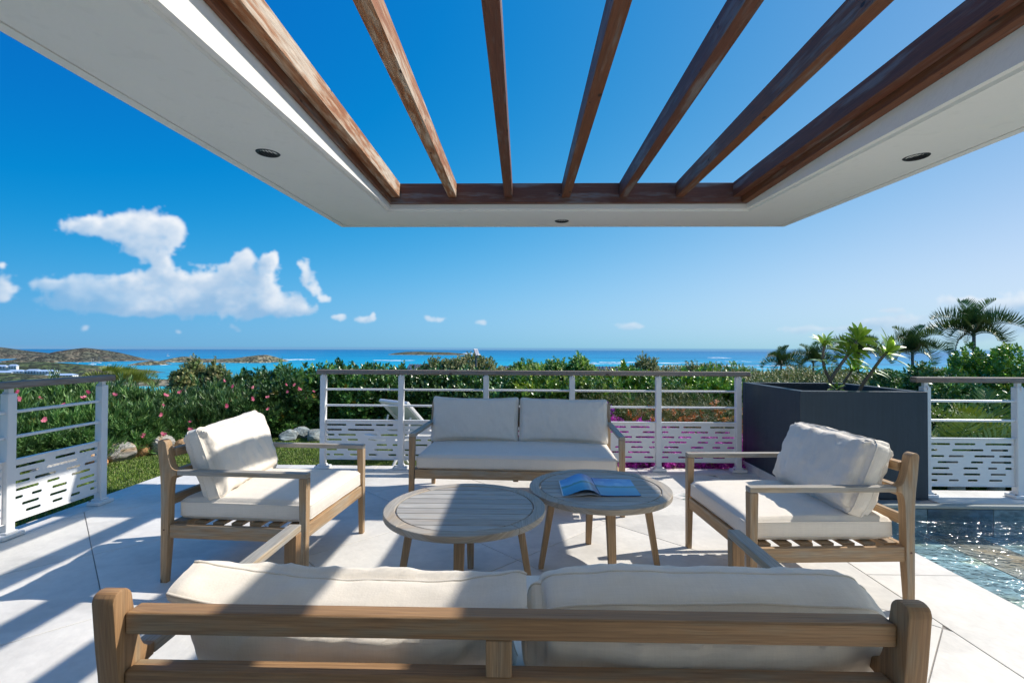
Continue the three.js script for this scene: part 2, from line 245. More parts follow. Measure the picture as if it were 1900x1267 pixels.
// ---------------------------------------------------------------- roof with open pergola
{
  const roof = thing('pergola_roof', 'white rendered roof edge framing an open timber pergola over the terrace', 'pergola');
  const top = 2.715, oxl = -1.93, oxr = 2.74, od = 5.1, ixl = -1.205, ixr = 2.005, id = 4.35;
  const hO = (d) => 2.532 - 0.036 * (5.1 - d), hI = (d) => 2.49 - 0.042 * (4.35 - d), e = 0.055, near = 1.36;
  const P = (x, y, d) => V(x, y, -d);
  const ring = (name, mat, a, b, ya, yb, yt, split = true) => {       // strips between an outer and an inner outline: left, front, right
    const A = a, B = b, q = [
      [[A.l, near], [A.l, A.d], [B.l, B.d], [B.l, near]], [[A.l, A.d], [A.r, A.d], [B.r, B.d], [B.l, B.d]], [[A.r, A.d], [A.r, near], [B.r, near], [B.r, B.d]]];
    const ys = [[ya, ya, yb, yb], [ya, ya, yb, yb], [ya, ya, yb, yb]];
    q.forEach((c, i) => part(name, hexa(c.map(([x, d], k) => P(x, ys[i][k](d), d)), c.map(([x, d]) => P(x, yt, d))), mat, roof));
  };
  const O = { l: oxl, r: oxr, d: od }, O2 = { l: oxl + e, r: oxr - e, d: od - e }, O3 = { l: oxl + e + 0.009, r: oxr - e - 0.009, d: od - e - 0.009 }, I = { l: ixl, r: ixr, d: id };
  ring('drip_edge', stucco, O, O2, hO, hO, top);
  ring('soffit', stucco, O3, { l: ixl - 0.035, r: ixr + 0.035, d: id + 0.035 }, (d) => hO(d) + 0.002, hI, top - 0.003);
  ring('soffit_lip', stucco, { l: ixl - 0.0345, r: ixr + 0.0345, d: id + 0.0345 }, I, (d) => hI(d) + 0.018, (d) => hI(d) + 0.018, top - 0.006);
  ring('roof_core', stucco, O2, O3, (d) => hO(d) + 0.02, (d) => hO(d) + 0.02, top - 0.01);
  // timber
  const lb = 2.548, lt = 2.725, lh = lt - lb, ly = (lb + lt) / 2, len = 4.3 - 1.37;
  part('ledger', placeG(rbox(ixr - ixl - 0.004, lh, 0.047, 0.004), (ixl + ixr) / 2, ly, -(4.3 + 0.0245)), pergB, roof);
  part('ledger', placeG(rbox(0.026, lh, len, 0.004, 'z'), -1.1765 - 0.0135, ly, -(4.299 - len / 2)), pergA, roof);
  part('ledger', placeG(rbox(0.064, lh, len, 0.004, 'z'), 1.9385 + 0.0325, ly, -(4.299 - len / 2)), pergA, roof);
  const bx = [-1.139, -0.629, -0.128, 0.386, 0.896, 1.397, 1.9];
  bx.forEach((x, i) => part('beam', placeG(rbox(0.073, 0.128, len, 0.004, 'z'), x + (i ? 0 : 0.001), 2.661, -(4.2985 - len / 2)), i < 2 ? pergWorn : i % 2 ? pergA : pergB, roof, i < 2 ? 'beam with flaking bleached finish' : undefined));
  part('unseen_roof', new THREE.BoxGeometry(oxr - oxl, 0.36, 3.06).translate((oxl + oxr) / 2, 2.535, -(1.358 - 1.53)), stucco, roof);  // unseen roof added to keep blue skylight off the near sofa
  for (const [x, d] of [[-1.574, 2.934], [2.44, 3.03], [0.39, 4.80]]) {
    roof.updateMatrixWorld(true); const y = new THREE.Raycaster(V(x, 1.5, -d), V(0, 1, 0)).intersectObject(roof, true)[0].point.y;
    const ringG = new THREE.LatheGeometry([[0.05, 0.004], [0.052, -0.004], [0.066, -0.005], [0.07, -0.001], [0.07, 0.006]].map((p) => new THREE.Vector2(...p)), 40);
    const dl = part('downlight', ringG, black, roof); dl.position.set(x, y, -d);
    part('lamp_lens', new THREE.CylinderGeometry(0.051, 0.051, 0.004, 32), new THREE.MeshStandardMaterial({ color: rgb(0.012, 0.012, 0.016), roughness: 0.8 }), dl).position.y = 0.0015;
    for (let k = -2; k <= 2; k++) part('lens_rib', new THREE.BoxGeometry(0.004, 0.003, 2 * Math.sqrt(0.05 * 0.05 - (k * 0.017) ** 2)), black, dl).position.set(k * 0.017, -0.002, 0);
  }
}
// the house that the terrace belongs to, unseen; white walls shaped to bounce light
{
  const house = thing('house_front', 'unseen house front behind the terrace, walls white for bounced light, dark glass door', 'house');
  const glass = new THREE.MeshPhysicalMaterial({ color: rgb(0.03, 0.035, 0.04), roughness: 0.05 });
  part('wall', new THREE.BoxGeometry(5.0, 3.4, 0.25).translate(-3.3, 1.69, 1.83), stucco, house);
  part('wall', new THREE.BoxGeometry(5.2, 3.4, 0.25).translate(4.4, 1.69, 1.83), stucco, house);
  part('lintel', new THREE.BoxGeometry(2.598, 0.9, 0.25).translate(0.5, 2.94, 1.83), stucco, house);
  part('glass_door', new THREE.BoxGeometry(2.598, 2.48, 0.03).translate(0.5, 1.245, 1.84), glass, house);
  for (const x of [-0.76, 0.5, 1.76]) part('door_frame', new THREE.BoxGeometry(0.07, 2.48, 0.07).translate(x, 1.245, 1.78), black, house);
}

// ---------------------------------------------------------------- pool
{
  const pool = structGroup('swimming_pool');
  const slateC = [0x5d7278, 0x6f8084, 0x86725f, 0x4f646e, 0x8f897a, 0x465a66, 0x7d8a88, 0x8f7d66, 0x5a6f7a, 0x8b8a7c, 0x53686f];
  const slateTex = tex(512, 512, (u, v) => { const a = fbm(u * 4, v * 9, 5, 4, 9, 61), b = fbm(u * 30, v * 60, 3, 30, 60, 62), c = fbm(u * 3, v * 3, 3, 3, 3, 63); return mix3([0.42 + 0.5 * a + 0.25 * (b - 0.5), 0.45 + 0.48 * a + 0.25 * (b - 0.5), 0.48 + 0.46 * a + 0.25 * (b - 0.5)], [0.95, 0.78, 0.55], sstep(0.56, 0.75, c) * 0.55); }, true, 1 / 1.1, 1 / 1.1);
  const slateBump = tex(512, 512, (u, v) => fbm(u * 8, v * 16, 5, 8, 16, 64), false, 1 / 1.1, 1 / 1.1);
  const slate = slateC.map((h) => new THREE.MeshStandardMaterial({ map: slateTex, bumpMap: slateBump, bumpScale: 0.004, roughness: 0.6, color: lin(h).multiplyScalar(3.2) }));
  const x1 = 6.5, fl = -0.24, d1 = 3.98;
  part('pool_bed', slabGeo([[XR - 0.02, -1.7], [x1, -1.7], [x1, d1 + 0.05], [XR - 0.02, d1 + 0.05]], fl - 0.022, 0.2, 0.002), grout, pool);
  let c = 0;
  for (let x = XR + 0.02; x < x1 - 0.1; x += 0.4, c++) for (let d = 0.6 - 0.8 * ((c * 0.37) % 1); d < d1; d += 0.8) {
    const a = Math.max(d, 0.3), b = Math.min(d + 0.796, d1 - 0.02);
    if (b - a > 0.05) part('slate_slab', slabGeo([[x, a], [x + 0.396, a], [x + 0.396, b], [x, b]], fl + rr(-0.002, 0.002), 0.02, 0.002), slate[(c === 2 && d > 1.6) ? 2 : c === 0 ? [4, 6, 9][Math.floor(rnd() * 3)] : Math.floor(rnd() * slate.length)], pool);
  }
  // far wall faced with slate squares, under a narrow coping
  const sx = [1.9, 2.32, 2.74, 3.26, 3.78, 4.42, 4.95, 5.45, 6.0, 6.5], dark = [3, 5, 1, 5, 1, 3, 6, 5, 1];
  for (let i = 0; i + 1 < sx.length; i++) if (sx[i] > 2.3) part('slate_tile', placeG(rbox(sx[i + 1] - sx[i] - 0.004, 0.215, 0.018, 0.002), (sx[i] + sx[i + 1]) / 2, -0.137, -(d1 - 0.009)), slate[dark[i]], pool);
  part('side_wall', new THREE.BoxGeometry(0.012, 0.25, 5.6).translate(XR + 0.008, -0.15, -1.16), slate[1], pool);
  const stone = new THREE.MeshStandardMaterial({ color: rgb(0.34, 0.36, 0.33), roughness: 0.55, bumpMap: stuccoBump, bumpScale: 0.0012 });
  part('coping', placeG(rbox(x1 - 2.34, 0.03, 0.07, 0.012), (x1 + 2.34) / 2, -0.013, -(d1 + 0.014)), stone, pool);
  const waves = tex(512, 512, (u, v) => { const a = fbm(u * 9 + 0.6 * fbm(u * 6, v * 6, 3, 6, 6, 71), v * 14 + 0.5 * fbm(u * 7, v * 7, 3, 7, 7, 72), 4, 9, 14, 73); return 1 - Math.abs(2 * a - 1) * 0.9; }, false, 1 / 1.5, 1 / 1.5);
  const water = new THREE.MeshPhysicalMaterial({ color: rgb(0.86, 0.97, 1), transmission: 1, thickness: 0, roughness: 0.07, ior: 1.33, bumpMap: waves, bumpScale: 0.06 });
  const wg = new THREE.PlaneGeometry(x1 - XR - 0.015, 5.6, 170, 230).rotateX(-Math.PI / 2).translate((x1 + XR + 0.015) / 2, -0.075, -1.18);
  const wp = wg.attributes.position; for (let i = 0; i < wp.count; i++) wp.setY(i, -0.075 + 0.02 * (fbm(wp.getX(i) * 3.4 + wp.getZ(i), wp.getZ(i) * 5.5, 4, 0, 0, 75) - 0.5));
  wg.computeVertexNormals(); boxUV(wg, 'x');
  part('pool_water', wg, water, pool);
  // paved ledge beyond the pool
  const ledge = structGroup('pool_ledge');
  part('ledge_bed', slabGeo([[2.34, 4.035], [6.5, 4.035], [6.5, 4.4], [2.34, 4.4]], -0.008, 0.3, 0.002), grout, ledge);
  for (let x = 3.42; x < 6.4; x += 0.9) { const g = slabGeo([[x, 4.037], [x + 0.897, 4.037], [x + 0.897, 4.4], [x, 4.4]], 0.0, 0.02, 0.002); part('tile', g, tileMats[Math.floor(rnd() * 3)], ledge); }
}

// ---------------------------------------------------------------- railings
const SLOTS = {
  A: [[[0, 0.28], [0.4, 0.635], [0.69, 0.93]], [[0.015, 0.22], [0.3, 0.67], [0.84, 1]], [[0, 0.12], [0.17, 0.415], [0.53, 0.71], [0.755, 1]], [[0, 0.22], [0.3, 0.445], [0.59, 0.83], [0.955, 1]], [[0.1, 0.3], [0.5, 0.55], [0.7, 0.845], [0.92, 1]], [[0, 0.155], [0.3, 0.55], [0.66, 0.93]], [[0, 0.06], [0.11, 0.25], [0.335, 0.47], [0.59, 0.71], [0.86, 0.975]]],
  B: [[[0, 0.25], [0.3, 0.545], [0.66, 1]], [[0, 0.1], [0.27, 0.64], [0.725, 0.93]], [[0.015, 0.18], [0.23, 0.41], [0.53, 0.77], [0.82, 1]], [[0.1, 0.345], [0.49, 0.635], [0.725, 0.965]], [[0.04, 0.24], [0.4, 0.575], [0.69, 0.8], [0.89, 1]], [[0.015, 0.28], [0.4, 0.6], [0.72, 0.9]], [[0, 0.1], [0.23, 0.35], [0.45, 0.57], [0.7, 0.86]]],
};
function panelGeo(w, y0, y1, key) {                                   // along x from 0 to w, in the xy plane, centred on z = 0
  const sh = new THREE.Shape([[0, y0], [w, y0], [w, y1], [0, y1]].map((p) => new THREE.Vector2(...p)));
  SLOTS[key].forEach((row, r) => {
    const y = y1 - 0.048 - r * 0.0512, h = 0.0092;
    for (const [a, b] of row) {
      const xa = Math.max(0.008, a * w) + h, xb = Math.min(w - 0.008, b * w) - h; if (xb - xa < 0.005) continue;
      const hole = new THREE.Path(); hole.moveTo(xa, y - h); hole.lineTo(xb, y - h); hole.absarc(xb, y, h, -Math.PI / 2, Math.PI / 2, false); hole.lineTo(xa, y + h); hole.absarc(xa, y, h, Math.PI / 2, Math.PI * 1.5, false); sh.holes.push(hole);
    }
  });
  const g = new THREE.ExtrudeGeometry(sh, { depth: 0.004, bevelEnabled: false, curveSegments: 6 }).translate(0, 0, -0.002);
  const fl = (y) => boxUV(new THREE.BoxGeometry(w, 0.004, 0.034).translate(w / 2, y, 0.0));
  const m = mergeGeometries([g, fl(y0 - 0.0021).toNonIndexed(), fl(y1 + 0.0021).toNonIndexed()]); return boxUV(m, 'x');
}
const boltMat = new THREE.MeshStandardMaterial({ color: rgb(0.32, 0.3, 0.28), roughness: 0.5, metalness: 0.7 });
function railing(label, xs, pos, turn, a, b, opts = {}) {
  const t = thing('railing', label, 'railing', pos, turn);
  const pw = opts.pw ?? 0.055, topY = opts.topY ?? 0.962;
  part('handrail', placeG(rbox(b - a, 0.046, 0.075, 0.008), (a + b) / 2, 0.995, 0), railWood, t);
  if (opts.joint) part('handrail_joint', new THREE.BoxGeometry(0.003, 0.0465, 0.0755).translate(opts.joint, 0.995, 0), black, t);
  for (const x of xs) {
    const p = part('post', placeG(rbox(pw, topY - 0.03, pw, 0.006, 'y'), x, (topY + 0.03) / 2, 0), whitePaint, t);
    part('base_plate', mergeGeometries([placeG(rbox(0.145, 0.03, 0.105, 0.008), x, 0.0155, 0), placeG(rbox(pw + 0.018, 0.016, pw + 0.018, 0.004), x, 0.038, 0)]), whitePaint, p);
    for (const bx of [-0.055, 0.055]) part('bolt', new THREE.CylinderGeometry(0.007, 0.008, 0.008, 8).translate(x + bx, 0.034, 0.035), boltMat, p);
    part('rail_bracket', mergeGeometries([placeG(rbox(0.034, 0.976 - topY + 0.006, 0.034, 0.003), x, (topY + 0.976) / 2 - 0.002, 0), placeG(rbox(0.012, 0.04, 0.012, 0.002), x, topY - 0.01, pw / 2 + 0.004)]), whitePaint, p);
  }
  for (let i = 0; i + 1 < xs.length; i++) {
    const x0 = xs[i] + pw / 2 + 0.001, w = xs[i + 1] - pw / 2 - 0.001 - x0;
    for (const y of [0.815, 0.65]) part('rail_bar', placeG(boxUV(new THREE.CylinderGeometry(0.011, 0.011, w, 12).rotateZ(Math.PI / 2)), x0 + w / 2, y, 0), whitePaint, t);
    part('slotted_panel', panelGeo(w, 0.098, 0.497, (opts.keys ?? 'AABABB')[i]).translate(x0, 0, 0), whitePaint, t);
  }
}
railing('white slotted-panel railing with timber handrail behind the far sofa', [-2.058, -1.247, -0.369, 0.515, 1.395, 2.203], [0, 0, -4.975], 0, -2.122, 2.318, { keys: 'AABAB', joint: -1.26 });
railing('white railing on the lawn side of the terrace beside the left armchair', [0.09, 0.79, 1.5, 2.2], [-3.353, 0, -3.88], -Math.PI / 2, 0, 2.3, { pw: 0.058, topY: 0.94, keys: 'BAB' });
railing('white railing on the ledge behind the pool beside the dark planter', [0.1, 0.875, 1.65, 2.4], [3.34, 0, -4.2], 0, 0, 2.5, { pw: 0.06, topY: 0.935, keys: 'BBA' });

// ---------------------------------------------------------------- planter and its plant
{
  const t = thing('planter', 'large dark blue-grey square planter at the pool corner', 'planter', [2.342, 0, -4.12]);
  const w = 1.058, dep = 1.06, h = 0.898, th = 0.075;
  part('planter_wall', placeG(rbox(w, h, th, 0.004), w / 2, h / 2, -th / 2), darkPaint, t);
  part('planter_wall', placeG(rbox(th, h - 0.002, dep - 2 * th, 0.004), th / 2 + 0.0005, h / 2, -dep / 2), darkPaint, t);
  part('planter_wall', placeG(rbox(th, h - 0.002, dep - 2 * th, 0.004), w - th / 2, h / 2, -dep / 2), darkPaint, t);
  part('planter_wall', placeG(rbox(w, h, th, 0.004), w / 2, h / 2, -dep + th / 2), darkPaint, t);
  part('soil', placeG(new THREE.BoxGeometry(w - 2 * th - 0.002, 0.5, dep - 2 * th - 0.002), w / 2, 0.46, -dep / 2), new THREE.MeshStandardMaterial({ color: rgb(0.05, 0.035, 0.025), roughness: 1, bumpMap: stuccoBump, bumpScale: 0.02 }), t);
  for (let k = 0; k < 3; k++) part('skirting_tile', placeG(rbox(0.012, 0.075, 0.34, 0.002, 'z'), -0.0065, 0.0378, -0.18 - k * 0.343), tileMats[k % 3], t);
}
function leafGeo(len, wid, fold = 0.25, droop = 0.25, tipW = 0.55, seg = 4) {   // along +y, upper side +z
  const p = [], idx = [];
  for (let i = 0; i <= seg; i++) {
    const t = i / seg, w = wid * 0.5 * Math.pow(Math.sin(Math.PI * Math.pow(lerp(0.03, 0.985, t), tipW > 0.5 ? 1.25 : 0.8)), 0.8), y = len * t, z = -droop * len * t * t;
    p.push(-w, y, z + fold * w, 0, y, z, w, y, z + fold * w);
    if (i) { const b = (i - 1) * 3, c = i * 3; idx.push(b, b + 1, c + 1, b, c + 1, c, b + 1, b + 2, c + 2, b + 1, c + 2, c + 1); }
  }
  const g = new THREE.BufferGeometry(); g.setAttribute('position', new THREE.Float32BufferAttribute(p, 3)); g.setIndex(idx); g.computeVertexNormals(); return g;
}
const leafMat = (r, g, b, rough = 0.42, tr = 0.35) => new THREE.MeshPhysicalMaterial({ color: rgb(r, g, b), roughness: rough, transmission: 0, side: THREE.DoubleSide, ...(tr ? { transmission: tr } : {}), thickness: 0 });
const tubeGeo = (pts, r0, r1, seg = 10, rad = 7) => {
  const c = new THREE.CatmullRomCurve3(pts), g = new THREE.TubeGeometry(c, seg, 1, rad, false), p = g.attributes.position, n = g.attributes.normal;
  for (let i = 0; i < p.count; i++) { const k = Math.floor(i / (rad + 1)) / seg, r = lerp(r0, r1, k), q = c.getPointAt(Math.min(1, k)); p.setXYZ(i, q.x + n.getX(i) * r, q.y + n.getY(i) * r, q.z + n.getZ(i) * r); }
  return g;
};
{
  const t = thing('plumeria_plant', 'young plumeria with thick bare stems and glossy leaf tufts in the dark planter', 'plant', [2.87, 0.7, -4.65]);
  const base = V(2.87, 0.7, -4.65), A = (px, py, d) => atD(px, py, d).sub(base);
  const bark = new THREE.MeshStandardMaterial({ color: rgb(0.2, 0.17, 0.13), roughness: 0.85, bumpMap: stuccoBump, bumpScale: 0.002 });
  const mats = [leafMat(0.26, 0.42, 0.05, 0.35, 0.5), leafMat(0.36, 0.5, 0.07, 0.35, 0.5), leafMat(0.2, 0.36, 0.05, 0.35, 0.5)];
  const gs = [0.135, 0.16, 0.11].map((l, i) => leafGeo(l, l * 0.3, 0.22, 0.2 + 0.1 * i, 0.6, 6));
  const stems = [
    [[1541, 735, 4.6], [1541, 706, 4.6], [1531, 685, 4.58], [1528, 655, 4.55], [1532, 632, 4.52]],
    [[1541, 706, 4.6], [1552, 688, 4.6], [1570, 664, 4.62], [1584, 645, 4.65], [1594, 628, 4.68]],
    [[1560, 735, 4.75], [1566, 712, 4.75], [1575, 697, 4.75], [1583, 686, 4.75]],
    [[1590, 735, 4.55], [1602, 712, 4.5], [1618, 690, 4.45], [1634, 668, 4.4], [1648, 652, 4.36]],
    [[1550, 735, 4.45], [1552, 727, 4.44], [1553, 722, 4.43]],
  ];
  const tufts = [[0, 1, 16, 0.8], [0, 0.6, 6, 0.7], [1, 1, 18, 1], [1, 0.62, 7, 0.9], [2, 1, 14, 0.95], [3, 1, 18, 1.15], [3, 0.62, 9, 1.05], [4, 1, 8, 0.6], [0, 0.75, 5, 0.8], [1, 0.8, 6, 1]];
  const curves = stems.map((s, i) => { const pts = s.map((q) => A(...q)); part('stem', tubeGeo(pts, 0.017 - 0.004 * (i === 2), 0.011, 14, 8), bark, t); return new THREE.CatmullRomCurve3(pts); });
  const up = V(0, 1, 0), q = new THREE.Quaternion();
  for (const [si, u, n0, sc] of tufts) { const n = Math.round(n0 * 1.35);
    const c = curves[si], tan = c.getTangentAt(Math.min(u, 0.999));
    for (let k = 0; k < n; k++) {
      const at = c.getPointAt(clamp(u - rnd() * 0.14)), phi = k * 2.4 + rnd() * 0.5, tilt = u === 1 ? lerp(0.35, 1.45, k / n) : rr(0.9, 1.5);
      const side = V(Math.cos(phi), 0, Math.sin(phi)).applyQuaternion(q.setFromUnitVectors(up, tan)), dir = tan.clone().multiplyScalar(Math.cos(tilt)).addScaledVector(side, Math.sin(tilt)).normalize();
      const z = tan.clone().addScaledVector(dir, -tan.dot(dir)).normalize(), x = dir.clone().cross(z);
      const m = new THREE.Mesh(gs[k % 3], mats[Math.floor(rnd() * 3)]); m.name = 'leaf'; m.castShadow = true;
      m.quaternion.setFromRotationMatrix(new THREE.Matrix4().makeBasis(x, dir, z)); m.position.copy(at).addScaledVector(dir, 0.01); m.scale.setScalar(sc * rr(0.9, 1.28)); t.add(m);
    }
  }
}

// ---------------------------------------------------------------- cushions
// a boxed cushion with rounded edges, puffed faces, drawn-in seams and wrinkles; w, h across the face, t thick, face normal +z
function cushionPoint(w, h, t, o, u, v, k) {                           // u, v, k in -1..1 on the skin of the cushion's box
  const { r = 0.035, puff = 0.03, pinch = 0.014, wr = 0.006, s = 1, ears = 0.012, side = 0.012 } = o, q = new THREE.Vector3();
  const ease = (a) => Math.sign(a) * Math.pow(Math.abs(a), 0.85); u = ease(u); v = ease(v);
  const hw = w / 2, hh = h / 2, ht = t / 2; q.set(u * hw, v * hh, k * ht);
  const c = V(clamp(q.x, -hw + r, hw - r), clamp(q.y, -hh + r, hh - r), clamp(q.z, -ht + r, ht - r)), dlt = q.clone().sub(c);
  if (dlt.lengthSq() > 1e-10) q.copy(c).addScaledVector(dlt.normalize(), r); else dlt.set(0, 0, Math.sign(k));
  const fu = 1 - u * u, fv = 1 - v * v, face = Math.abs(q.z) / ht;
  q.z += Math.sign(k) * face * (puff * Math.pow(Math.max(0, fu * fv), 0.6) - 0.014 * (1 - Math.pow(Math.max(0, fu * fv), 0.25)));
  q.x -= Math.sign(u) * Math.abs(u) ** 6 * pinch * fv; q.y -= Math.sign(v) * Math.abs(v) ** 6 * pinch * fu;
  const corner = Math.pow(Math.abs(u * v), 5); q.x += Math.sign(u) * ears * corner; q.y += Math.sign(v) * ears * corner;
  const b = (1 - k * k) * side * sstep(0.8, 1, Math.max(Math.abs(u), Math.abs(v))); if (Math.abs(u) > 0.9) q.x += Math.sign(u) * b * fv; if (Math.abs(v) > 0.9) q.y += Math.sign(v) * b * fu;
  // folds that radiate from the corners, slack along the seams, and soft dents
  const cx = (1 - Math.abs(u)) * w, cy = (1 - Math.abs(v)) * h, rad = Math.hypot(cx, cy), ang = Math.atan2(cy, cx) * Math.sign(u) * Math.sign(v);
  const wA = Math.sin(ang * 7 + 4 * noise3(u * 2 + s, v * 2, s)) * Math.exp(-rad / 0.12) * sstep(0, 0.05, rad) * 0.9;
  const wB = (fbm(u * w * 13 + s * 3, v * h * 3 + s, 2, 0, 0, 90) - 0.5) * Math.pow(Math.abs(v), 3) * (1 - Math.pow(Math.abs(v), 14)) * 2.2 + (fbm(u * w * 3, v * h * 13 + s, 2, 0, 0, 91) - 0.5) * Math.pow(Math.abs(u), 3) * (1 - Math.pow(Math.abs(u), 14)) * 1.8;
  const wC = (fbm(u * w * 4.5 + s * 7, v * h * 4.5 + k, 3, 0, 0, 92) - 0.5) * 2.0, str = (Math.pow(1 - Math.abs(2 * fbm(u * w * 5 + v * h * 2.5 + s, v * h * 1.6 - u * w + s * 2, 3, 0, 0, 93) - 1), 6) - 0.3) * 0.8;
  return q.addScaledVector(dlt, wr * (wA + wB + wC + str * Math.abs(dlt.z)));
}
function cushionGeo(w, h, t, o) {
  const g = new THREE.BoxGeometry(2, 2, 2, 72, 44, 12), p = g.attributes.position;
  for (let i = 0; i < p.count; i++) { const q = cushionPoint(w, h, t, o, p.getX(i), p.getY(i), p.getZ(i)); p.setXYZ(i, q.x, q.y, q.z); }
  g.deleteAttribute('uv'); g.deleteAttribute('normal');
  return boxUV(toCreasedNormals(g, 1.2), 'x', [rnd(), rnd()]);
}
function cushion(name, parent, w, h, t, o, M4, label) {
  const c = part(name, cushionGeo(w, h, t, o), fabric, parent, label);
  c.applyMatrix4(M4);
  const { r = 0.035 } = o, ks = 1 - (0.62 * r) / (t / 2);
  for (const sz of [-1, 1]) {                                         // piping: a closed seam round each face
    const pts = [], N = 120;
    for (let i = 0; i < N; i++) {
      const a = (i / N) * 4, e = Math.floor(a), f = (a - e) * 2 - 1; let u, v;
      if (e === 0) { u = f; v = 1; } else if (e === 1) { u = 1; v = -f; } else if (e === 2) { u = -f; v = -1; } else { u = -1; v = f; }
      pts.push(cushionPoint(w, h, t, o, u, v, sz * ks));
    }
    part('piping', new THREE.TubeGeometry(new THREE.CatmullRomCurve3(pts, true), 240, 0.0036, 6, true), fabric, c);
  }
  return c;
}
const M4 = (x, y, z, rx = 0, ry = 0, rz = 0) => new THREE.Matrix4().makeRotationFromEuler(new THREE.Euler(rx, ry, rz, 'YXZ')).setPosition(x, y, z);

// ---------------------------------------------------------------- sofas and armchairs (local: back at z = 0, front at z = 0.805, x across)
function postGeo(sx) {
  const f = (pts) => pts.map((p) => new THREE.Vector2(...p)), sh = new THREE.Shape();
  sh.moveTo(0.004, 0); sh.lineTo(0.037, 0); sh.lineTo(0.044, 0.233); sh.splineThru(f([[0.046, 0.4], [0.049, 0.5], [0.058, 0.55], [0.07, 0.5645], [0.088, 0.568]])); sh.lineTo(0.09, 0.595);
  sh.splineThru(f([[0.072, 0.599], [0.056, 0.615], [0.045, 0.645], [0.036, 0.68], [0.029, 0.715], [0.024, 0.738], [0.012, 0.751], [-0.004, 0.754], [-0.018, 0.748], [-0.023, 0.735]])); sh.splineThru(f([[-0.014, 0.64], [-0.004, 0.55], [0.001, 0.43], [0.002, 0.25], [0.004, 0]]));
  const g = plate(sh, 0.046, 0.004, 2, 6); g.rotateY(-Math.PI / 2); g.translate(0.023, 0, 0);   // shape x -> z
  const p = g.attributes.position; for (let i = 0; i < p.count; i++) { const y = p.getY(i); if (y < 0.24) { const x = p.getX(i) * -sx; if (x > 0) p.setX(i, p.getX(i) * (1 - 0.6 * (1 - y / 0.24))); } }
  g.computeVertexNormals(); return boxUV(toCreasedNormals(g, 0.6), 'y', [rnd(), rnd()]);
}
function legGeo(sx) {
  const g = new RoundedBoxGeometry(0.046, 0.5675, 0.042, 2, 0.004); g.translate(0, 0.28375, 0);
  const p = g.attributes.position; for (let i = 0; i < p.count; i++) { const y = p.getY(i), k = y < 0.24 ? 1 - y / 0.24 : 0; const x = p.getX(i) * -sx; if (x > 0) p.setX(i, p.getX(i) * (1 - 0.5 * k)); if (p.getZ(i) < 0) p.setZ(i, p.getZ(i) * (1 - 0.6 * k)); }
  return boxUV(g, 'y', [rnd(), rnd()]);
}
function makeSeat(name, label, category, W, pos, turn, group, backs, dark) {
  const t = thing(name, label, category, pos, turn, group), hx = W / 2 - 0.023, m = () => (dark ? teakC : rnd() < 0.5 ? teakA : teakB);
  for (const s of [-1, 1]) {
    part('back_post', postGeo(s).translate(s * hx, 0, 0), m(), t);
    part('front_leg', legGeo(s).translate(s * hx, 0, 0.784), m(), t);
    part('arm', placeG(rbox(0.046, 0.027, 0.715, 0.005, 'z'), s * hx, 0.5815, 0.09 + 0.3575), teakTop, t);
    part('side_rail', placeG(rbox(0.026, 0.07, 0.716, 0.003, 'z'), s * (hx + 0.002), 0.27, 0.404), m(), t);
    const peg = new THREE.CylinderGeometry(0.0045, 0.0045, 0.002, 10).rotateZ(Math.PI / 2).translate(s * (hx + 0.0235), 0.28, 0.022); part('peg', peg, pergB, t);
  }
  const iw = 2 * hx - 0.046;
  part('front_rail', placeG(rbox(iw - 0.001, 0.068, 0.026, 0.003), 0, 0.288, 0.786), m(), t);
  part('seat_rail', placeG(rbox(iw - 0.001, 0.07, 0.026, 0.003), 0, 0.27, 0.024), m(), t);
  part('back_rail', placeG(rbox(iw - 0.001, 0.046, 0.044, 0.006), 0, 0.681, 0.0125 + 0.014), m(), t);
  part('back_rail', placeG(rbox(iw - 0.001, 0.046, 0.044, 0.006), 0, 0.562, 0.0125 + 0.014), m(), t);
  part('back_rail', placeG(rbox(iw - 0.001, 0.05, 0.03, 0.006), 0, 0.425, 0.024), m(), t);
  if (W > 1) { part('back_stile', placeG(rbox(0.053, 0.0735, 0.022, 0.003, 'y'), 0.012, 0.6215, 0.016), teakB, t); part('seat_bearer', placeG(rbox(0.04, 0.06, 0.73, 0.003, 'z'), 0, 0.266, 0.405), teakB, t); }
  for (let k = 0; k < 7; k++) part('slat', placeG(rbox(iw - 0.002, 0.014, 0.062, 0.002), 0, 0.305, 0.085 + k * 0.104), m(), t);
  cushion('seat_cushion', t, iw - 0.012, 0.735, 0.125, { r: 0.028, puff: 0.012, pinch: 0.004, wr: 0.0022, s: W * 3 + pos[0], ears: 0.002, side: 0.004 }, M4(0, 0.376, 0.43, -Math.PI / 2));
  backs.forEach((b) => cushion('back_cushion', t, b.w, b.h, b.t ?? 0.15, b.o ?? {}, M4(b.x, b.y, b.z, b.rx, b.ry ?? 0, b.rz ?? 0), b.label));
  return t;
}
const seatAt = (cx, d, turn) => { const f = V(Math.sin(turn), 0, Math.cos(turn)); return [cx - f.x * 0.4025, 0, -d - f.z * 0.4025]; };
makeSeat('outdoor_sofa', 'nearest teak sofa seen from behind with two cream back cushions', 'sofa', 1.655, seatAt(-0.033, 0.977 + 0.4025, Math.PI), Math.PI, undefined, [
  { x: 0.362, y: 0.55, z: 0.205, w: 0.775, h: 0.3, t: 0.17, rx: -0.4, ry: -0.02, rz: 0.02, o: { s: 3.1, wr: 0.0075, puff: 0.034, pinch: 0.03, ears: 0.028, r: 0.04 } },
  { x: -0.455, y: 0.557, z: 0.2, w: 0.81, h: 0.31, t: 0.18, rx: -0.38, ry: 0.015, rz: 0.0, o: { s: 8.4, wr: 0.007, puff: 0.045, pinch: -0.002, ears: -0.012, r: 0.06 } }], true);
